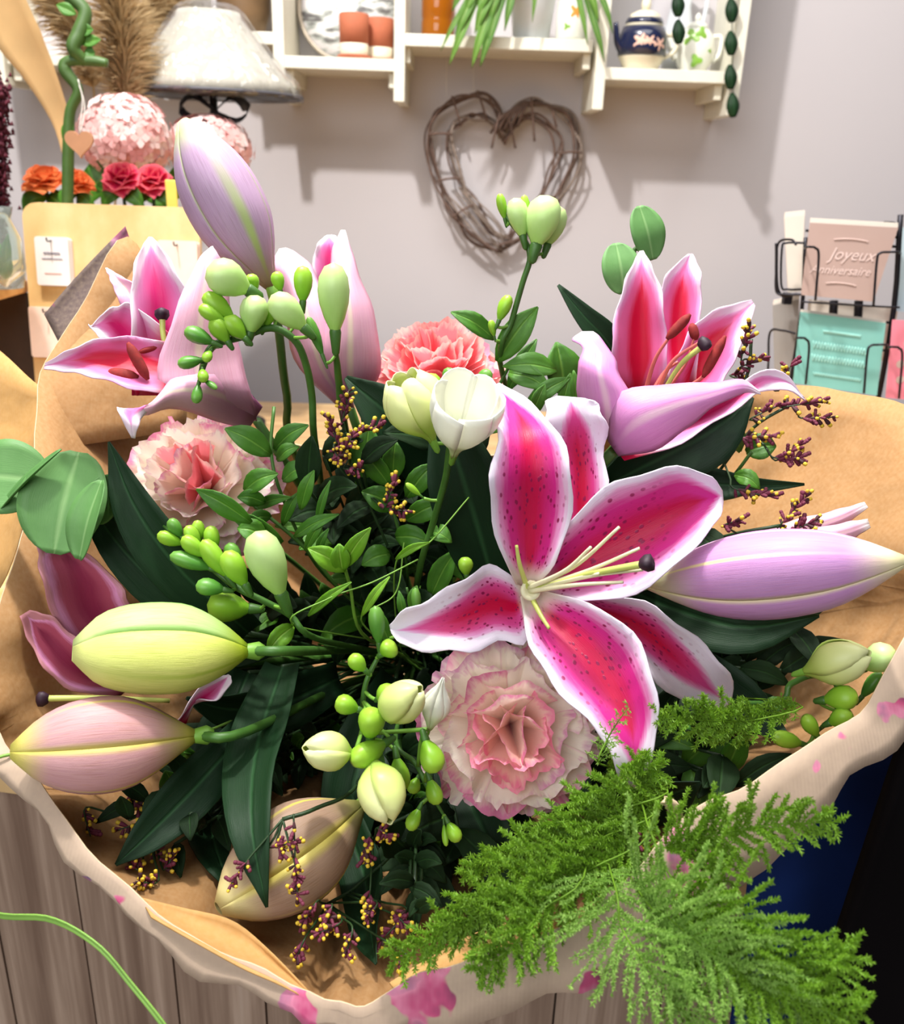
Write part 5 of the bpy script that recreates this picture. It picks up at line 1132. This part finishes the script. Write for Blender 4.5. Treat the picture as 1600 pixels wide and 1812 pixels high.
# ------------------------------------------------------------------ foliage
def leafthing(name, lab, leaves, mat, cat='leaf', grp=None, cup=.18, n=(0, 0, 1), r=.0018, stem=None, back=None, ruf=0.):
    first = P(*leaves[0][0][:3]); t = thing(name, lab, cat, first, grp)
    for k, pts in enumerate(leaves):
        sheet('leaf', inside_grid(blade(pts, 14, 7, n, cup, ruf, k), .009), M[mat], t, None, .0007)
    if stem is None: stem_to('stem', first, t, r, M['stem_dk'])
    else:
        b = bind(); tube('stem', [b] + [P(*p) for p in stem], r, M['stem'], t, 7)
    return t
leafthing('lily_leaf', 'narrow grey green leaf standing up between freesia and upper right lily', [[(1105, 660, .685, 30), (1075, 605, .67, 52), (1030, 555, .665, 34), (988, 504, .665, 4)]], 'leaf_dk', grp='lily leaves')
leafthing('lily_leaf', 'broad dark green leaf under the upper right lily', [[(1070, 860, .66, 40), (1170, 810, .63, 105), (1260, 762, .615, 110), (1332, 702, .61, 8)]], 'leaf_dk', grp='lily leaves', cup=.12)
leafthing('lily_leaf', 'thin dark leaf pointing towards the right side of the paper', [[(1150, 850, .675, 50), (1240, 855, .655, 60), (1330, 860, .645, 30), (1424, 857, .645, 3)]], 'leaf_dk', grp='lily leaves')
leafthing('lily_leaf', 'dark bluish leaf rising behind the left of the big open lily', [[(880, 1060, .68, 60), (850, 950, .655, 120), (820, 850, .635, 130), (790, 750, .628, 60), (772, 705, .63, 6)]], 'leaf_dk', grp='lily leaves')
leafthing('lily_leaf', 'dark leaf slanting behind the opened cream freesia', [[(880, 960, .71, 70), (780, 820, .68, 130), (690, 735, .652, 100), (612, 668, .648, 8)]], 'leaf_dk', grp='lily leaves')
leafthing('lily_leaf', 'long dark pointed leaf in front of the left carnation', [[(440, 1120, .625, 60), (320, 1010, .60, 92), (240, 900, .59, 74), (192, 782, .60, 3)]], 'leaf_dk', grp='lily leaves')
leafthing('lily_leaf', 'dark leaf lying along the lower side of the long pointed leaf', [[(400, 1125, .63, 60), (280, 1035, .612, 80), (195, 945, .605, 58), (154, 868, .61, 3)]], 'leaf_dk', grp='lily leaves')
leafthing('lily_leaf', 'long drooping dark leaf whose tip crosses the dull pink bud', [[(500, 1180, .65, 60), (455, 1320, .57, 100), (445, 1460, .51, 78), (472, 1606, .495, 3)]], 'leaf_dk', grp='lily leaves')
leafthing('lily_leaf', 'drooping dark leaf between dusty pink bud and dull pink bud', [[(440, 1190, .69, 60), (380, 1340, .65, 90), (375, 1470, .62, 80), (410, 1580, .60, 3)]], 'leaf_dk', grp='lily leaves')
leafthing('lily_leaf', 'dark leaf under the yellow green lily bud', [[(600, 1200, .71, 60), (500, 1245, .672, 95), (410, 1255, .63, 70), (330, 1235, .605, 4)]], 'leaf_dk', grp='lily leaves')
leafthing('lily_leaf', 'dark leaf under the long violet bud', [[(1080, 1030, .68, 60), (1200, 1080, .63, 100), (1320, 1110, .60, 90), (1450, 1090, .60, 4)]], 'leaf_dk', grp='lily leaves')
leafthing('lily_leaf', 'dark leaf hanging into the shade right of the big lily', [[(1050, 1080, .70, 60), (1180, 1180, .65, 120), (1300, 1240, .62, 100), (1400, 1310, .61, 4)]], 'leaf_dk', grp='lily leaves')
leafthing('lily_leaf', 'dark leaf behind the drooping buds of the low freesia', [[(700, 1200, .72, 60), (640, 1340, .66, 110), (620, 1450, .64, 90), (640, 1560, .63, 4)]], 'leaf_dk', grp='lily leaves')
leafthing('lily_leaf', 'dark leaf behind the pink carnation', [[(800, 1200, .70, 70), (820, 1380, .63, 130), (860, 1480, .60, 100), (900, 1560, .59, 4)]], 'leaf_dk', grp='lily leaves')
leafthing('lily_leaf', 'dark leaf behind the fern at the lower right', [[(950, 1250, .70, 60), (1080, 1370, .62, 130), (1170, 1405, .56, 100), (1240, 1385, .535, 4)]], 'leaf_dk', grp='lily leaves')
leafthing('lily_leaf', 'dark leaf lying on the paper under the dusty pink bud', [[(430, 1300, .595, 60), (340, 1400, .55, 90), (265, 1475, .525, 64), (205, 1530, .515, 4)]], 'leaf_dk', grp='lily leaves')
leafthing('lily_leaf', 'added dark leaf darkening the tip of the paper cone', [[(600, 1420, .64, 60), (645, 1550, .59, 86), (655, 1640, .54, 70), (665, 1705, .505, 4)]], 'leaf_dk', grp='lily leaves')  # leaf added to darken the bright paper at the tip
# eucalyptus
def euca(lab, stem, leaves):
    t = thing('eucalyptus_sprig', lab, 'eucalyptus', P(*stem[0])); b = bind(); tube('stem', [b] + [P(*p) for p in stem], .0016, M['stem'], t, 7)
    for (x0, y0, x1, y1, w_, d0, d1, n, pw, cup) in leaves:
        leafobj('leaf', P(x0, y0, d0), P(x1, y1, d1), w_ * d0 / FPX, CD(*n), M['euca'], t, 20, cup, CD(0, 0, .004), 9, pw, .5)
euca('round green eucalyptus leaves standing up beside the upper right lily', [(1110, 760, .70), (1120, 600, .68), (1126, 500, .66), (1122, 446, .66), (1130, 440, .66)],
 [(1156, 460, 1132, 364, 64, .66, .655, (.2, 0, 1), 1., .06), (1104, 520, 1090, 430, 68, .65, .65, (0, 0, 1), .95, .06)])
euca('large round eucalyptus leaves reaching over the left paper rim', [(420, 1130, .70), (230, 960, .625), (120, 890, .607), (60, 868, .60), (-20, 850, .60)],
 [(85, 850, -70, 838, 138, .60, .595, (0, .3, 1), .9, .05), (140, 800, 95, 980, 150, .60, .586, (.1, .3, 1), 1., .08), (140, 990, 180, 850, 74, .575, .58, (-.5, .2, 1), 1., .2), (165, 925, 204, 842, 62, .598, .598, (.3, .2, 1), .9, .15), (-10, 915, 108, 795, 26, .592, .586, (-.7, .5, .6), .95, .25)])
# bright leaf sprigs (each leaf: base -> tip, width)
def sprig(lab, path, leaves, mat, r=.0013, name='leafy_sprig', grp='leafy sprigs in the bouquet', sm='stem', nrm=(0, 0, 1), cat='foliage'):
    pts = [P(*p) for p in path]; t = thing(name, lab, cat, pts[0], grp)
    b = bind(); tube('stem', [b, b.lerp(pts[0], .55) + axis * .02] + pts, r, M[sm], t, 6)
    for (x0, y0, x1, y1, w_, d0, d1) in leaves:
        a, e = P(x0, y0, d0), P(x1, y1, d1); s = d0 / FPX
        leafobj('leaf', a, e, w_ * s, CD(nrm[0] + random.uniform(-.4, .4), nrm[1] + random.uniform(-.3, .4), nrm[2]), M[mat], t, 8, .16, CD(0, .002, .004), 5, .85)
    return t
sprig('mid green leafy sprig around the tall freesia stem', [(850, 760, .70), (880, 690, .68), (905, 640, .67)],
 [(875, 600, 798, 552, 34, .66, .65), (880, 640, 952, 543, 48, .655, .64), (985, 655, 890, 648, 44, .66, .65), (900, 690, 950, 600, 30, .67, .66), (1000, 700, 985, 605, 70, .675, .665), (930, 720, 1010, 668, 30, .655, .65), (900, 660, 975, 690, 40, .66, .65), (940, 740, 965, 680, 26, .65, .64), (990, 740, 1010, 660, 26, .66, .65), (1020, 730, 1015, 655, 18, .64, .63)], 'leaf_mid')
sprig('mid green leafy sprig beside the cream carnation', [(560, 1000, .68), (500, 880, .64), (480, 800, .635), (485, 720, .64)],
 [(480, 805, 398, 758, 44, 0.615, 0.602), (485, 795, 546, 752, 34, .635, .625), (490, 815, 530, 790, 26, .63, .625), (432, 868, 492, 838, 38, 0.610, 0.602), (445, 925, 347, 866, 40, 0.590, 0.582), (470, 890, 420, 880, 30, 0.615, 0.607), (500, 850, 548, 826, 36, .63, .625), (532, 902, 556, 832, 26, .625, .615), (560, 930, 585, 850, 14, .625, .615), (500, 960, 400, 905, 34, 0.615, 0.602), (470, 950, 420, 935, 40, 0.605, 0.597)], 'leaf_mid')
sprig('bright green sprig tip in the middle of the bouquet', [(640, 1120, .66), (620, 1040, .63), (610, 1005, .615)],
 [(612, 1010, 545, 970, 38, .61, .60), (606, 1012, 600, 962, 34, .61, .60), (606, 1006, 656, 934, 32, .61, .595), (545, 1090, 622, 1030, 17, .61, .60), (520, 1108, 472, 1156, 36, .605, .595), (640, 1090, 690, 1020, 16, .615, .61), (700, 990, 760, 960, 14, .62, .61)], 'leaf_bright', sm='stem_lt')
sprig('olive green sprig curling under the cream carnation', [(620, 1060, .68), (540, 970, .64), (470, 910, .63), (430, 880, .63)],
 [(520, 950, 600, 910, 24, .63, .62), (540, 975, 575, 920, 18, .63, .62), (560, 985, 582, 935, 14, .63, .62), (480, 915, 440, 925, 26, .63, .62), (450, 900, 515, 880, 20, .63, .62), (500, 930, 530, 870, 20, .635, .625)], 'leaf_mid')
sprig('green sprig with narrow leaves under the opened freesia', [(720, 1000, .69), (690, 880, .66), (680, 780, .66)],
 [(690, 860, 640, 800, 40, .65, .64), (695, 850, 700, 780, 40, .65, .64), (720, 880, 770, 820, 40, .65, .64), (700, 900, 640, 870, 44, .66, .65), (720, 920, 790, 890, 40, .65, .64), (700, 950, 760, 960, 46, .66, .65), (680, 800, 640, 740, 36, .66, .65), (690, 980, 640, 1000, 40, .66, .65), (760, 940, 800, 960, 34, .64, .635)], 'leaf_mid')
sprig('small green sprig beside the left petal of the big lily', [(760, 1140, .66), (730, 1080, .62), (720, 1040, .61)],
 [(728, 1080, 738, 1036, 20, .605, .60), (716, 1100, 706, 1045, 16, .61, .605), (690, 1140, 662, 1072, 26, .60, .59)], 'leaf_mid', .0009)
sprig('rounded green leaves among the limonium under the upper right lily', [(1250, 900, .68), (1300, 840, .65), (1330, 800, .64)],
 [(1320, 800, 1374, 790, 46, .65, .645), (1300, 840, 1345, 865, 30, .64, .63), (1310, 800, 1290, 750, 30, .64, .63)], 'leaf_mid')
# fine grass threads
def thread(lab, pts, r, mat, name='grass_blade', cat='grass', grp=None):
    return tag(tube(name, [P(*p) for p in pts], r, M[mat], None, 6, 40, loc=P(*pts[0])), lab, cat, grp)
M['grass'] = plain('bear_grass', '#7fab48', .5, 0, .15, 40)
t = thing('bear_grass', 'single light green grass blade arching in front of the counter planks', 'grass', P(-60, 1625, .47))
sheet('blade', blade([(-90, 1400, .512, 8), (-130, 1500, .50, 9), (-85, 1590, .485, 9), (0, 1620, .47, 9), (90, 1627, .46, 9), (170, 1672, .45, 8), (230, 1740, .445, 8), (300, 1830, .44, 8), (330, 1900, .44, 3)], 40, 4, (0, 0, 1), .25), M['grass'], t, None, .0008)
b = bind(); tube('base_of_blade', [b, P(520, 1230, .74), P(345, 1300, .588), P(150, 1318, .555), P(40, 1332, .532), P(-15, 1346, .522), P(-90, 1400, .512)], .001, M['grass'], t, 6)
for gk, pts in enumerate(([(520, 1105, .60), (580, 1060, .60), (660, 1030, .61), (740, 990, .62)], [(700, 1000, .62), (760, 960, .62), (830, 880, .63)], [(640, 1100, .62), (700, 1050, .615), (715, 960, .62)])):
    thread('fine green grass thread in the middle of the bouquet', [(735 + 12 * gk, 1176 + 5 * gk, 1.0), (690 + 22 * gk, 1140 + 16 * gk, .75)] + [(x_, y_, d_ + .008 * gk) for x_, y_, d_ in pts], .0006, 'stem_lt', 'grass_thread', 'grass', 'fine grass threads')

# ------------------------------------------------------------------ what is already standing in the bouquet
class Obstacles:
    CELL = .03
    def __init__(s): s.g = {}; s.items = []
    def cells(s, vs):
        lo = [min(v[i] for v in vs) for i in range(3)]; hi = [max(v[i] for v in vs) for i in range(3)]
        c = s.CELL; R_ = [range(int(math.floor(lo[i] / c)), int(math.floor(hi[i] / c)) + 1) for i in range(3)]
        return lo, hi, [(x, y, z) for x in R_[0] for y in R_[1] for z in R_[2]]
    def add(s, vs, fs, own, soft=False):
        lo, hi, ce = s.cells(vs); s.items.append([lo, hi, (vs, fs), None, own, soft]); n = len(s.items) - 1
        for q in ce: s.g.setdefault(q, []).append(n)
    def hit(s, vs, fs, own=None, soft=True):
        lo, hi, ce = s.cells(vs); seen = set(); bt_ = None
        for q in ce:
            for n in s.g.get(q, ()):
                if n in seen: continue
                seen.add(n); it = s.items[n]
                if it[4] == own or (it[5] and not soft) or any(lo[i] > it[1][i] or it[0][i] > hi[i] for i in range(3)): continue
                if it[3] is None: it[3] = BVHTree.FromPolygons(*it[2])
                if bt_ is None: bt_ = BVHTree.FromPolygons(vs, fs)
                if bt_.overlap(it[3]): return True
        return False
OB = Obstacles(); bpy.context.view_layer.update()
INB = ('lily', 'lily bud', 'carnation', 'freesia', 'leaf', 'eucalyptus', 'foliage', 'wrapping paper', 'grass')
for o in list(COL.objects):
    if o.type != 'MESH': continue
    q = o
    while q.parent: q = q.parent
    if q.get('category') not in INB: continue
    mw = o.matrix_world; nm = o.name.split('.')[0]
    OB.add([mw @ v.co for v in o.data.vertices], [tuple(p.vertices) for p in o.data.polygons], q.name, nm in ('stem', 'pedicel', 'leaf', 'grass_thread'))
# ------------------------------------------------------------------ limonium
def floret_mesh(mat, tipmat):
    v1, f1, u1 = lathe_geo([(.06, 0), (.16, .2), (.24, .6), (.2, .72)], 6); v2, f2, u2 = lathe_geo([(.1, .62), (.24, .8), (.2, 1.), (0, 1.06)], 6, off=len(v1))
    me = petal_mesh('floret', (v1 + v2, f1 + f2, u1 + u2), mat); me.materials.append(tipmat)
    for p in me.polygons: p.material_index = 1 if p.index >= len(f1) else 0
    return me
FM = [floret_mesh(M['plum'], M['yellow']), floret_mesh(M['plum_dk'], M['yellow']), floret_mesh(M['plum'], M['plum'])]
FF = [tuple(p.vertices) for p in FM[0].polygons]; FL = []
def limonium(lab, path, spikes, dark=.3, plain_=.35, sm='stem_dk', seed=0, size=12):
    rnd = random.Random(seed); pts = [inside(P(*p), .006) for p in path]; t = thing('limonium_sprig', lab, 'limonium', pts[0], 'limonium sprigs in the bouquet')
    b = bind(); tube('stem', [b, b.lerp(pts[0], .5) + axis * .02] + pts, .0012, M[sm], t, 6); dense = cr(pts, 40)
    for (x0, y0, x1, y1, d, n) in spikes:
        a, e = inside(P(x0, y0, d), .007), inside(P(x1, y1, d - .004), .007); nr = min(dense, key=lambda p: (p - a).length)
        br_ = tube('branch', [nr, nr.lerp(a, .6), a, e], [.0008, .0007, .0006, .0004], M[sm], t, 5, 12)
        ax = (e - a).normalized()
        for k in range(int(n * 1.7)):
            p = a.lerp(e, (k + .3) / (n * 1.7)); L = size * 1.25 * d / FPX * rnd.uniform(.9, 1.5); me = FM[2] if rnd.random() < plain_ else (FM[1] if rnd.random() < dark else FM[0])
            for tr in range(14):       # turn a floret, then bring it forward, until it stands clear of petals, leaves and paper
                o = V((rnd.uniform(-1, 1), rnd.uniform(-1, 1), rnd.uniform(-1, 1))).normalized(); dv = (ax * .7 + o * .8).normalized(); p2 = p + (CAM - p).normalized() * (.0012 * max(0, tr - 4))
                mt = place(p2, p2 + dv * L, L * .8); wv_ = [mt @ v.co for v in me.vertices]
                if not OB.hit(wv_, FF, t.name): break
            link('floret', me, t, mt); FL.append((wv_, t.name))
    for wv_, nm in FL: OB.add(wv_, FF, nm)
    FL.clear()
    return t
limonium('limonium sprig with plum and yellow florets beside the upper right lily', [(1200, 900, .70), (1260, 760, .66), (1320, 670, .645), (1330, 600, .64)],
 [(1312, 635, 1328, 578, .635, 12), (1310, 650, 1352, 632, .64, 9), (1292, 664, 1318, 660, .668, 7), (1380, 690, 1402, 640, .63, 8)], .5, .5, seed=1)
limonium('limonium sprig spreading against the inside of the right paper', [(1180, 940, .70), (1260, 850, .66), (1330, 760, .635), (1400, 715, .625)],
 [(1390, 720, 1465, 708, .62, 13), (1420, 740, 1478, 738, .62, 11), (1310, 775, 1372, 770, .62, 11), (1375, 815, 1420, 785, .615, 12), (1370, 810, 1418, 810, .615, 10), (1300, 865, 1370, 880, .62, 12), (1330, 740, 1390, 712, .625, 10)], .5, .45, seed=2)
limonium('limonium sprig lying on the pale half open lily', [(1180, 990, .70), (1280, 950, .62), (1380, 930, .60)],
 [(1380, 930, 1430, 875, .585, 14), (1400, 940, 1445, 920, .582, 12), (1280, 930, 1310, 920, .60, 9), (1390, 950, 1440, 950, .58, 9)], .7, .5, seed=3)
limonium('limonium sprig with yellow florets in the middle of the bouquet', [(700, 1000, .70), (640, 860, .66), (610, 760, .64), (600, 700, .64)],
 [(605, 750, 618, 690, .63, 12), (600, 800, 585, 740, .628, 13), (600, 815, 625, 770, .625, 14), (620, 770, 678, 752, .63, 14), (610, 830, 640, 830, .625, 9), (590, 790, 600, 815, .62, 10), (680, 900, 700, 850, .63, 10), (690, 900, 722, 905, .63, 8)], .4, .15, seed=4)
limonium('limonium sprig hanging over the dull pink lily bud', [(640, 1380, .56), (560, 1430, .515), (500, 1450, .505)],
 [(490, 1490, 500, 1512, .503, 6), (440, 1520, 405, 1570, .498, 11), (478, 1500, 525, 1488, .503, 8), (522, 1530, 528, 1592, .498, 12), (520, 1450, 524, 1560, .50, 8)], .2, .3, seed=5)
limonium('limonium sprig with bright tips below the low freesia buds', [(760, 1400, .60), (690, 1460, .57), (660, 1490, .56)],
 [(655, 1480, 645, 1520, .545, 10), (668, 1465, 690, 1480, .545, 9), (655, 1575, 650, 1615, .53, 10)], .2, .25, seed=6)
limonium('limonium sprig lying low at the tip of the paper cone', [(720, 1460, .62), (640, 1560, .57), (580, 1600, .55)],
 [(560, 1596, 532, 1642, .508, 12), (588, 1602, 580, 1630, .51, 8), (604, 1632, 562, 1652, .505, 12), (624, 1642, 612, 1690, .50, 10), (720, 1610, 670, 1670, .525, 14), (700, 1620, 722, 1640, .525, 9), (668, 1596, 650, 1626, .515, 10), (540, 1660, 524, 1696, .50, 8), (720, 1690, 715, 1720, .50, 7)], .3, .25, seed=7)
limonium('limonium sprig under the dusty pink lily bud', [(420, 1330, .64), (320, 1400, .58), (260, 1450, .56)],
 [(230, 1400, 250, 1440, .55, 8), (260, 1440, 275, 1470, .55, 9), (235, 1460, 205, 1470, .55, 5), (250, 1540, 230, 1530, .54, 9), (290, 1540, 308, 1510, .54, 10), (280, 1560, 240, 1560, .54, 9), (270, 1480, 275, 1520, .55, 7), (150, 1430, 160, 1480, .54, 7), (1130, 1495, 1150, 1490, .50, 1)][:8], .3, .2, seed=8)
limonium('tiny limonium tip showing in the fern at the paper rim', [(1000, 1400, .60), (1100, 1480, .52)], [(1120, 1495, 1150, 1488, .475, 9)], .4, .2, seed=9)

# leaves added to darken the inside of the bouquet
rnd = random.Random(21)
GF = grid_faces(7, 5)
REG = [(760, 1130, 560, 430, .62, .84, 44, 1), (560, 1480, 330, 150, .60, .67, 20, 1), (1230, 1200, 200, 180, .66, .74, 16, 1), (900, 1480, 300, 120, .56, .64, 18, 1), (1180, 1360, 150, 70, .55, .60, 10, .8), (640, 1000, 220, 180, .665, .72, 16, .9), (1200, 900, 160, 80, .66, .72, 6, 1),
       (310, 1450, 120, 50, .53, .56, 10, .6), (740, 1580, 60, 40, .51, .53, 4, .5), (1330, 1230, 90, 80, .63, .67, 10, .9), (1350, 1080, 110, 40, .62, .66, 8, .9)]
SPOTS = []
for (x, y, rx, ry, d0, d1, n, lsc) in REG:
    for _ in range(n):
        a, q = rnd.uniform(0, 6.283), math.sqrt(rnd.random()); dd = rnd.uniform(d0, d1); SPOTS.append((x + rx * q * math.cos(a), y + ry * q * math.sin(a), dd if n != 44 else d0 + (d1 - d0) * (1 - q) * rnd.uniform(.5, 1.), lsc))
for k, (cx, cy, d, lsc) in enumerate(SPOTS):
    if cy < 800 and (cx < 560 or cx > 1050): cy += 120
    if math.hypot(cx - 342, cy - 840) < 190: cx += 200
    if math.hypot(cx - 903, cy - 1300) < 190 and d < .66: d = .66 + .1 * (d - .5)
    if math.hypot(cx - 330, cy - 1190) < 120 or math.hypot(cx - 510, cy - 1510) < 170: d += .07
    b = bind(); t0 = P(cx, cy, d); dirn = (t0 - b).normalized(); h = PB.ray_cast(b, dirn)
    if h[0] is not None and h[3] < (t0 - b).length + .03: t0 = b + dirn * max(.1, h[3] - .042)
    t = thing('filler_sprig', 'added dark green sprig darkening the inside of the bouquet', 'foliage', t0, 'filler sprigs inside the bouquet')
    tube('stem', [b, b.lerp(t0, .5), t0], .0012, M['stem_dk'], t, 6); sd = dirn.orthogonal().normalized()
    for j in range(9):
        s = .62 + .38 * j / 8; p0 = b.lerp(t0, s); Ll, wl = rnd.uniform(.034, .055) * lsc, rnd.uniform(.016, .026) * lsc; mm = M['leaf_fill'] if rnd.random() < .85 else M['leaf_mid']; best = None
        for tr in range(16):           # turn and shorten a leaf until it clears paper, flowers and other leaves
            q = Quaternion(dirn, j * 2.4 + k + tr * 1.31); sc_ = 1 - .042 * tr; out = (q @ sd) * (.8 - .025 * tr) + dirn * .6
            e = p0 + out.normalized() * (Ll * sc_); nd = (CD(0, .3, 1) + (q @ sd) * .2).normalized(); cc = cr([p0, p0.lerp(e, .5) + V((0, 0, .003)), e], 7)
            g_ = ribbon(cc, [max(.0006, wl * sc_ * max(0., math.sin(3.14159 * ((i_ + .25) / 6.4) ** .85))) for i_ in range(7)], nd, 5, .16)
            vs_ = [p for r_ in g_ for p in r_]
            if not OB.hit(vs_, GF, t.name, tr < 11):
                best = g_; break
            if tr == 15:               # last resort: a small young leaf lying along its own stem
                e = p0 + (dirn + (q @ sd) * .25).normalized() * .012; cc = cr([p0, p0.lerp(e, .5), e], 7); best = ribbon(cc, [.004 * math.sin(3.1 * (i_ + .3) / 6.5) + .0005 for i_ in range(7)], nd, 5, .16); vs_ = [p for r_ in best for p in r_]
        OB.add(vs_, GF, t.name, True); sheet('leaf', best, mm, t, thick=.0006)
# ------------------------------------------------------------------ asparagus fern
def fern(lab, path, side, seed, n_side=46, needle=7., mat='fern', spread=1., droop=0., dens=1., taper=True, via=None):
    rnd = random.Random(seed); pts = [P(*p) for p in path]; t = thing('asparagus_fern', lab, 'fern', pts[0], 'asparagus fern plumes')
    b = bind(); tube('stem', [b] + ([P(*v) for v in via] if via else [b.lerp(pts[0], .55)]) + pts, [.0005] * (len(pts) + (len(via) if via else 1)) + [.0002], M['fern'], t, 5)
    n_side = int(n_side * 1.7); c = cr(pts, 120); s = path[1][2] / FPX; vs, fs = [], []; bl = []
    for k in range(n_side):
        f = (k + rnd.random()) / n_side; i = min(118, int(f * 118)); td = (c[i + 1] - c[i]).normalized(); sgn = 1 if k % 2 else -1
        L = side * s * ((1.0 - .75 * f) if taper else (.4 + .6 * math.sin(3.14 * f))) * rnd.uniform(.6, 1.15)
        sd = td.cross(-FW).normalized() * sgn; o = (sd * spread * rnd.uniform(.6, 1.2) + td * rnd.uniform(.15, 1.5) + CD(0, 0, 1) * rnd.uniform(-.5, .7)).normalized(); e = c[i] + o * L + V((0, 0, -droop * L))
        mid = c[i].lerp(e, .5) + V((rnd.gauss(0, .07), rnd.gauss(0, .07), .08 + rnd.gauss(0, .07))) * L; q = cr([c[i], mid, e], max(4, int(L / (3.1 * s)))); bl.append(([c[i], mid, e], .00018))
        for j in range(len(q) - 1):
            for _ in range(max(2, int(7 * dens))):
                tdj = (q[j + 1] - q[j]).normalized(); rd = V((rnd.gauss(0, 1), rnd.gauss(0, 1), rnd.gauss(0, 1))).normalized(); dd = (tdj * .9 + rd).normalized()
                a = q[j].lerp(q[j + 1], rnd.random()); Ln = needle * s * rnd.uniform(.7, 1.4); w2 = dd.cross(rd.cross(FW) if rnd.random() < .5 else FW); w2 = w2.normalized() * (.0003 if w2.length > 0 else 0)
                o_ = len(vs); vs += [a - w2 * .5, a + w2 * .5, a + dd * Ln * .6 + w2, a + dd * Ln, a + dd * Ln * .6 - w2]; fs.append((o_, o_ + 1, o_ + 2, o_ + 3, o_ + 4))
    mk('needles', vs, fs, M[mat], t)['kind'] = 'stuff'
    tubes('side_stems', bl, M['stem_lt'], t, 3)['kind'] = 'stuff'
    return t
VIA = [(1000, 1330, .72)]; VIA2 = [(1000, 1330, .72), (1115, 1400, .52), (1150, 1470, .445)]
fern('dense green fern plume sweeping left below the pink carnation', [(1160, 1420, .49), (1050, 1490, .475), (930, 1570, .455), (810, 1640, .445), (690, 1705, .445)], 135, 1, 70, 8, via=VIA, dens=1.4)
fern('green fern plume lying along the inside of the paper rim', [(1150, 1450, .48), (1040, 1540, .455), (900, 1600, .44), (770, 1650, .44)], 120, 2, 60, 8, via=VIA, dens=1.4)
fern('green fern plume under the pink carnation tip', [(1180, 1390, .50), (1070, 1440, .485), (970, 1490, .475), (880, 1525, .475), (820, 1550, .475)], 90, 3, 55, 8, via=VIA, dens=1.3)
fern('light fern plume reaching right over the printed paper edge', [(1172, 1500, .437), (1250, 1480, .43), (1360, 1460, .42), (1482, 1455, .42)], 120, 4, 55, 7.5, 'fern', via=VIA2, dens=1.3)
fern('light airy fern plume hanging in front of the printed paper', [(1120, 1560, .45), (1180, 1620, .41), (1250, 1680, .39), (1330, 1740, .38), (1400, 1830, .38)], 220, 5, 62, 7, 'fern_lt', via=VIA, dens=.9)
fern('fern plume with long side shoots in front of the dark cloth', [(1190, 1555, .428), (1270, 1620, .40), (1370, 1690, .385), (1440, 1720, .38), (1512, 1692, .38)], 170, 6, 56, 7, 'fern', via=VIA2, dens=1.)
fern('low fern plume at the bottom edge in front of the black cloth', [(1205, 1610, .42), (1290, 1700, .39), (1400, 1770, .375), (1530, 1800, .37)], 160, 7, 56, 7, 'fern', via=VIA2, dens=1.)
fern('hazy light fern plume in front of the wooden planks', [(1080, 1540, .45), (1100, 1640, .415), (1160, 1730, .39), (1250, 1850, .38)], 190, 8, 52, 7, 'fern_lt', via=VIA, dens=.7)
fern('fern plume hanging over the paper towards the planks', [(1040, 1520, .46), (960, 1610, .43), (900, 1680, .42), (840, 1720, .42)], 120, 12, 48, 7.5, 'fern', via=VIA, dens=1.1)
fern('small fern tuft touching the lower right petal of the big lily', [(1412, 1245, .535), (1330, 1275, .53), (1260, 1275, .515), (1165, 1270, .50)], 62, 9, 46, 8, 'fern', via=[(1180, 1225, .72)], taper=False, dens=1.4)
fern('thin fern shoot beside the bottom petal tip of the big lily', [(1082, 1338, .52), (1115, 1370, .50), (1170, 1362, .495)], 60, 10, 30, 8, 'fern', via=[(1115, 1330, .68)], taper=False)
fern('thin pale fern shoot crossing the bottom petal of the big lily', [(1062, 1352, .495), (1076, 1306, .488), (1112, 1250, .483)], 40, 11, 16, 6, 'fern_lt', via=[(1112, 1345, .66)], dens=.5)
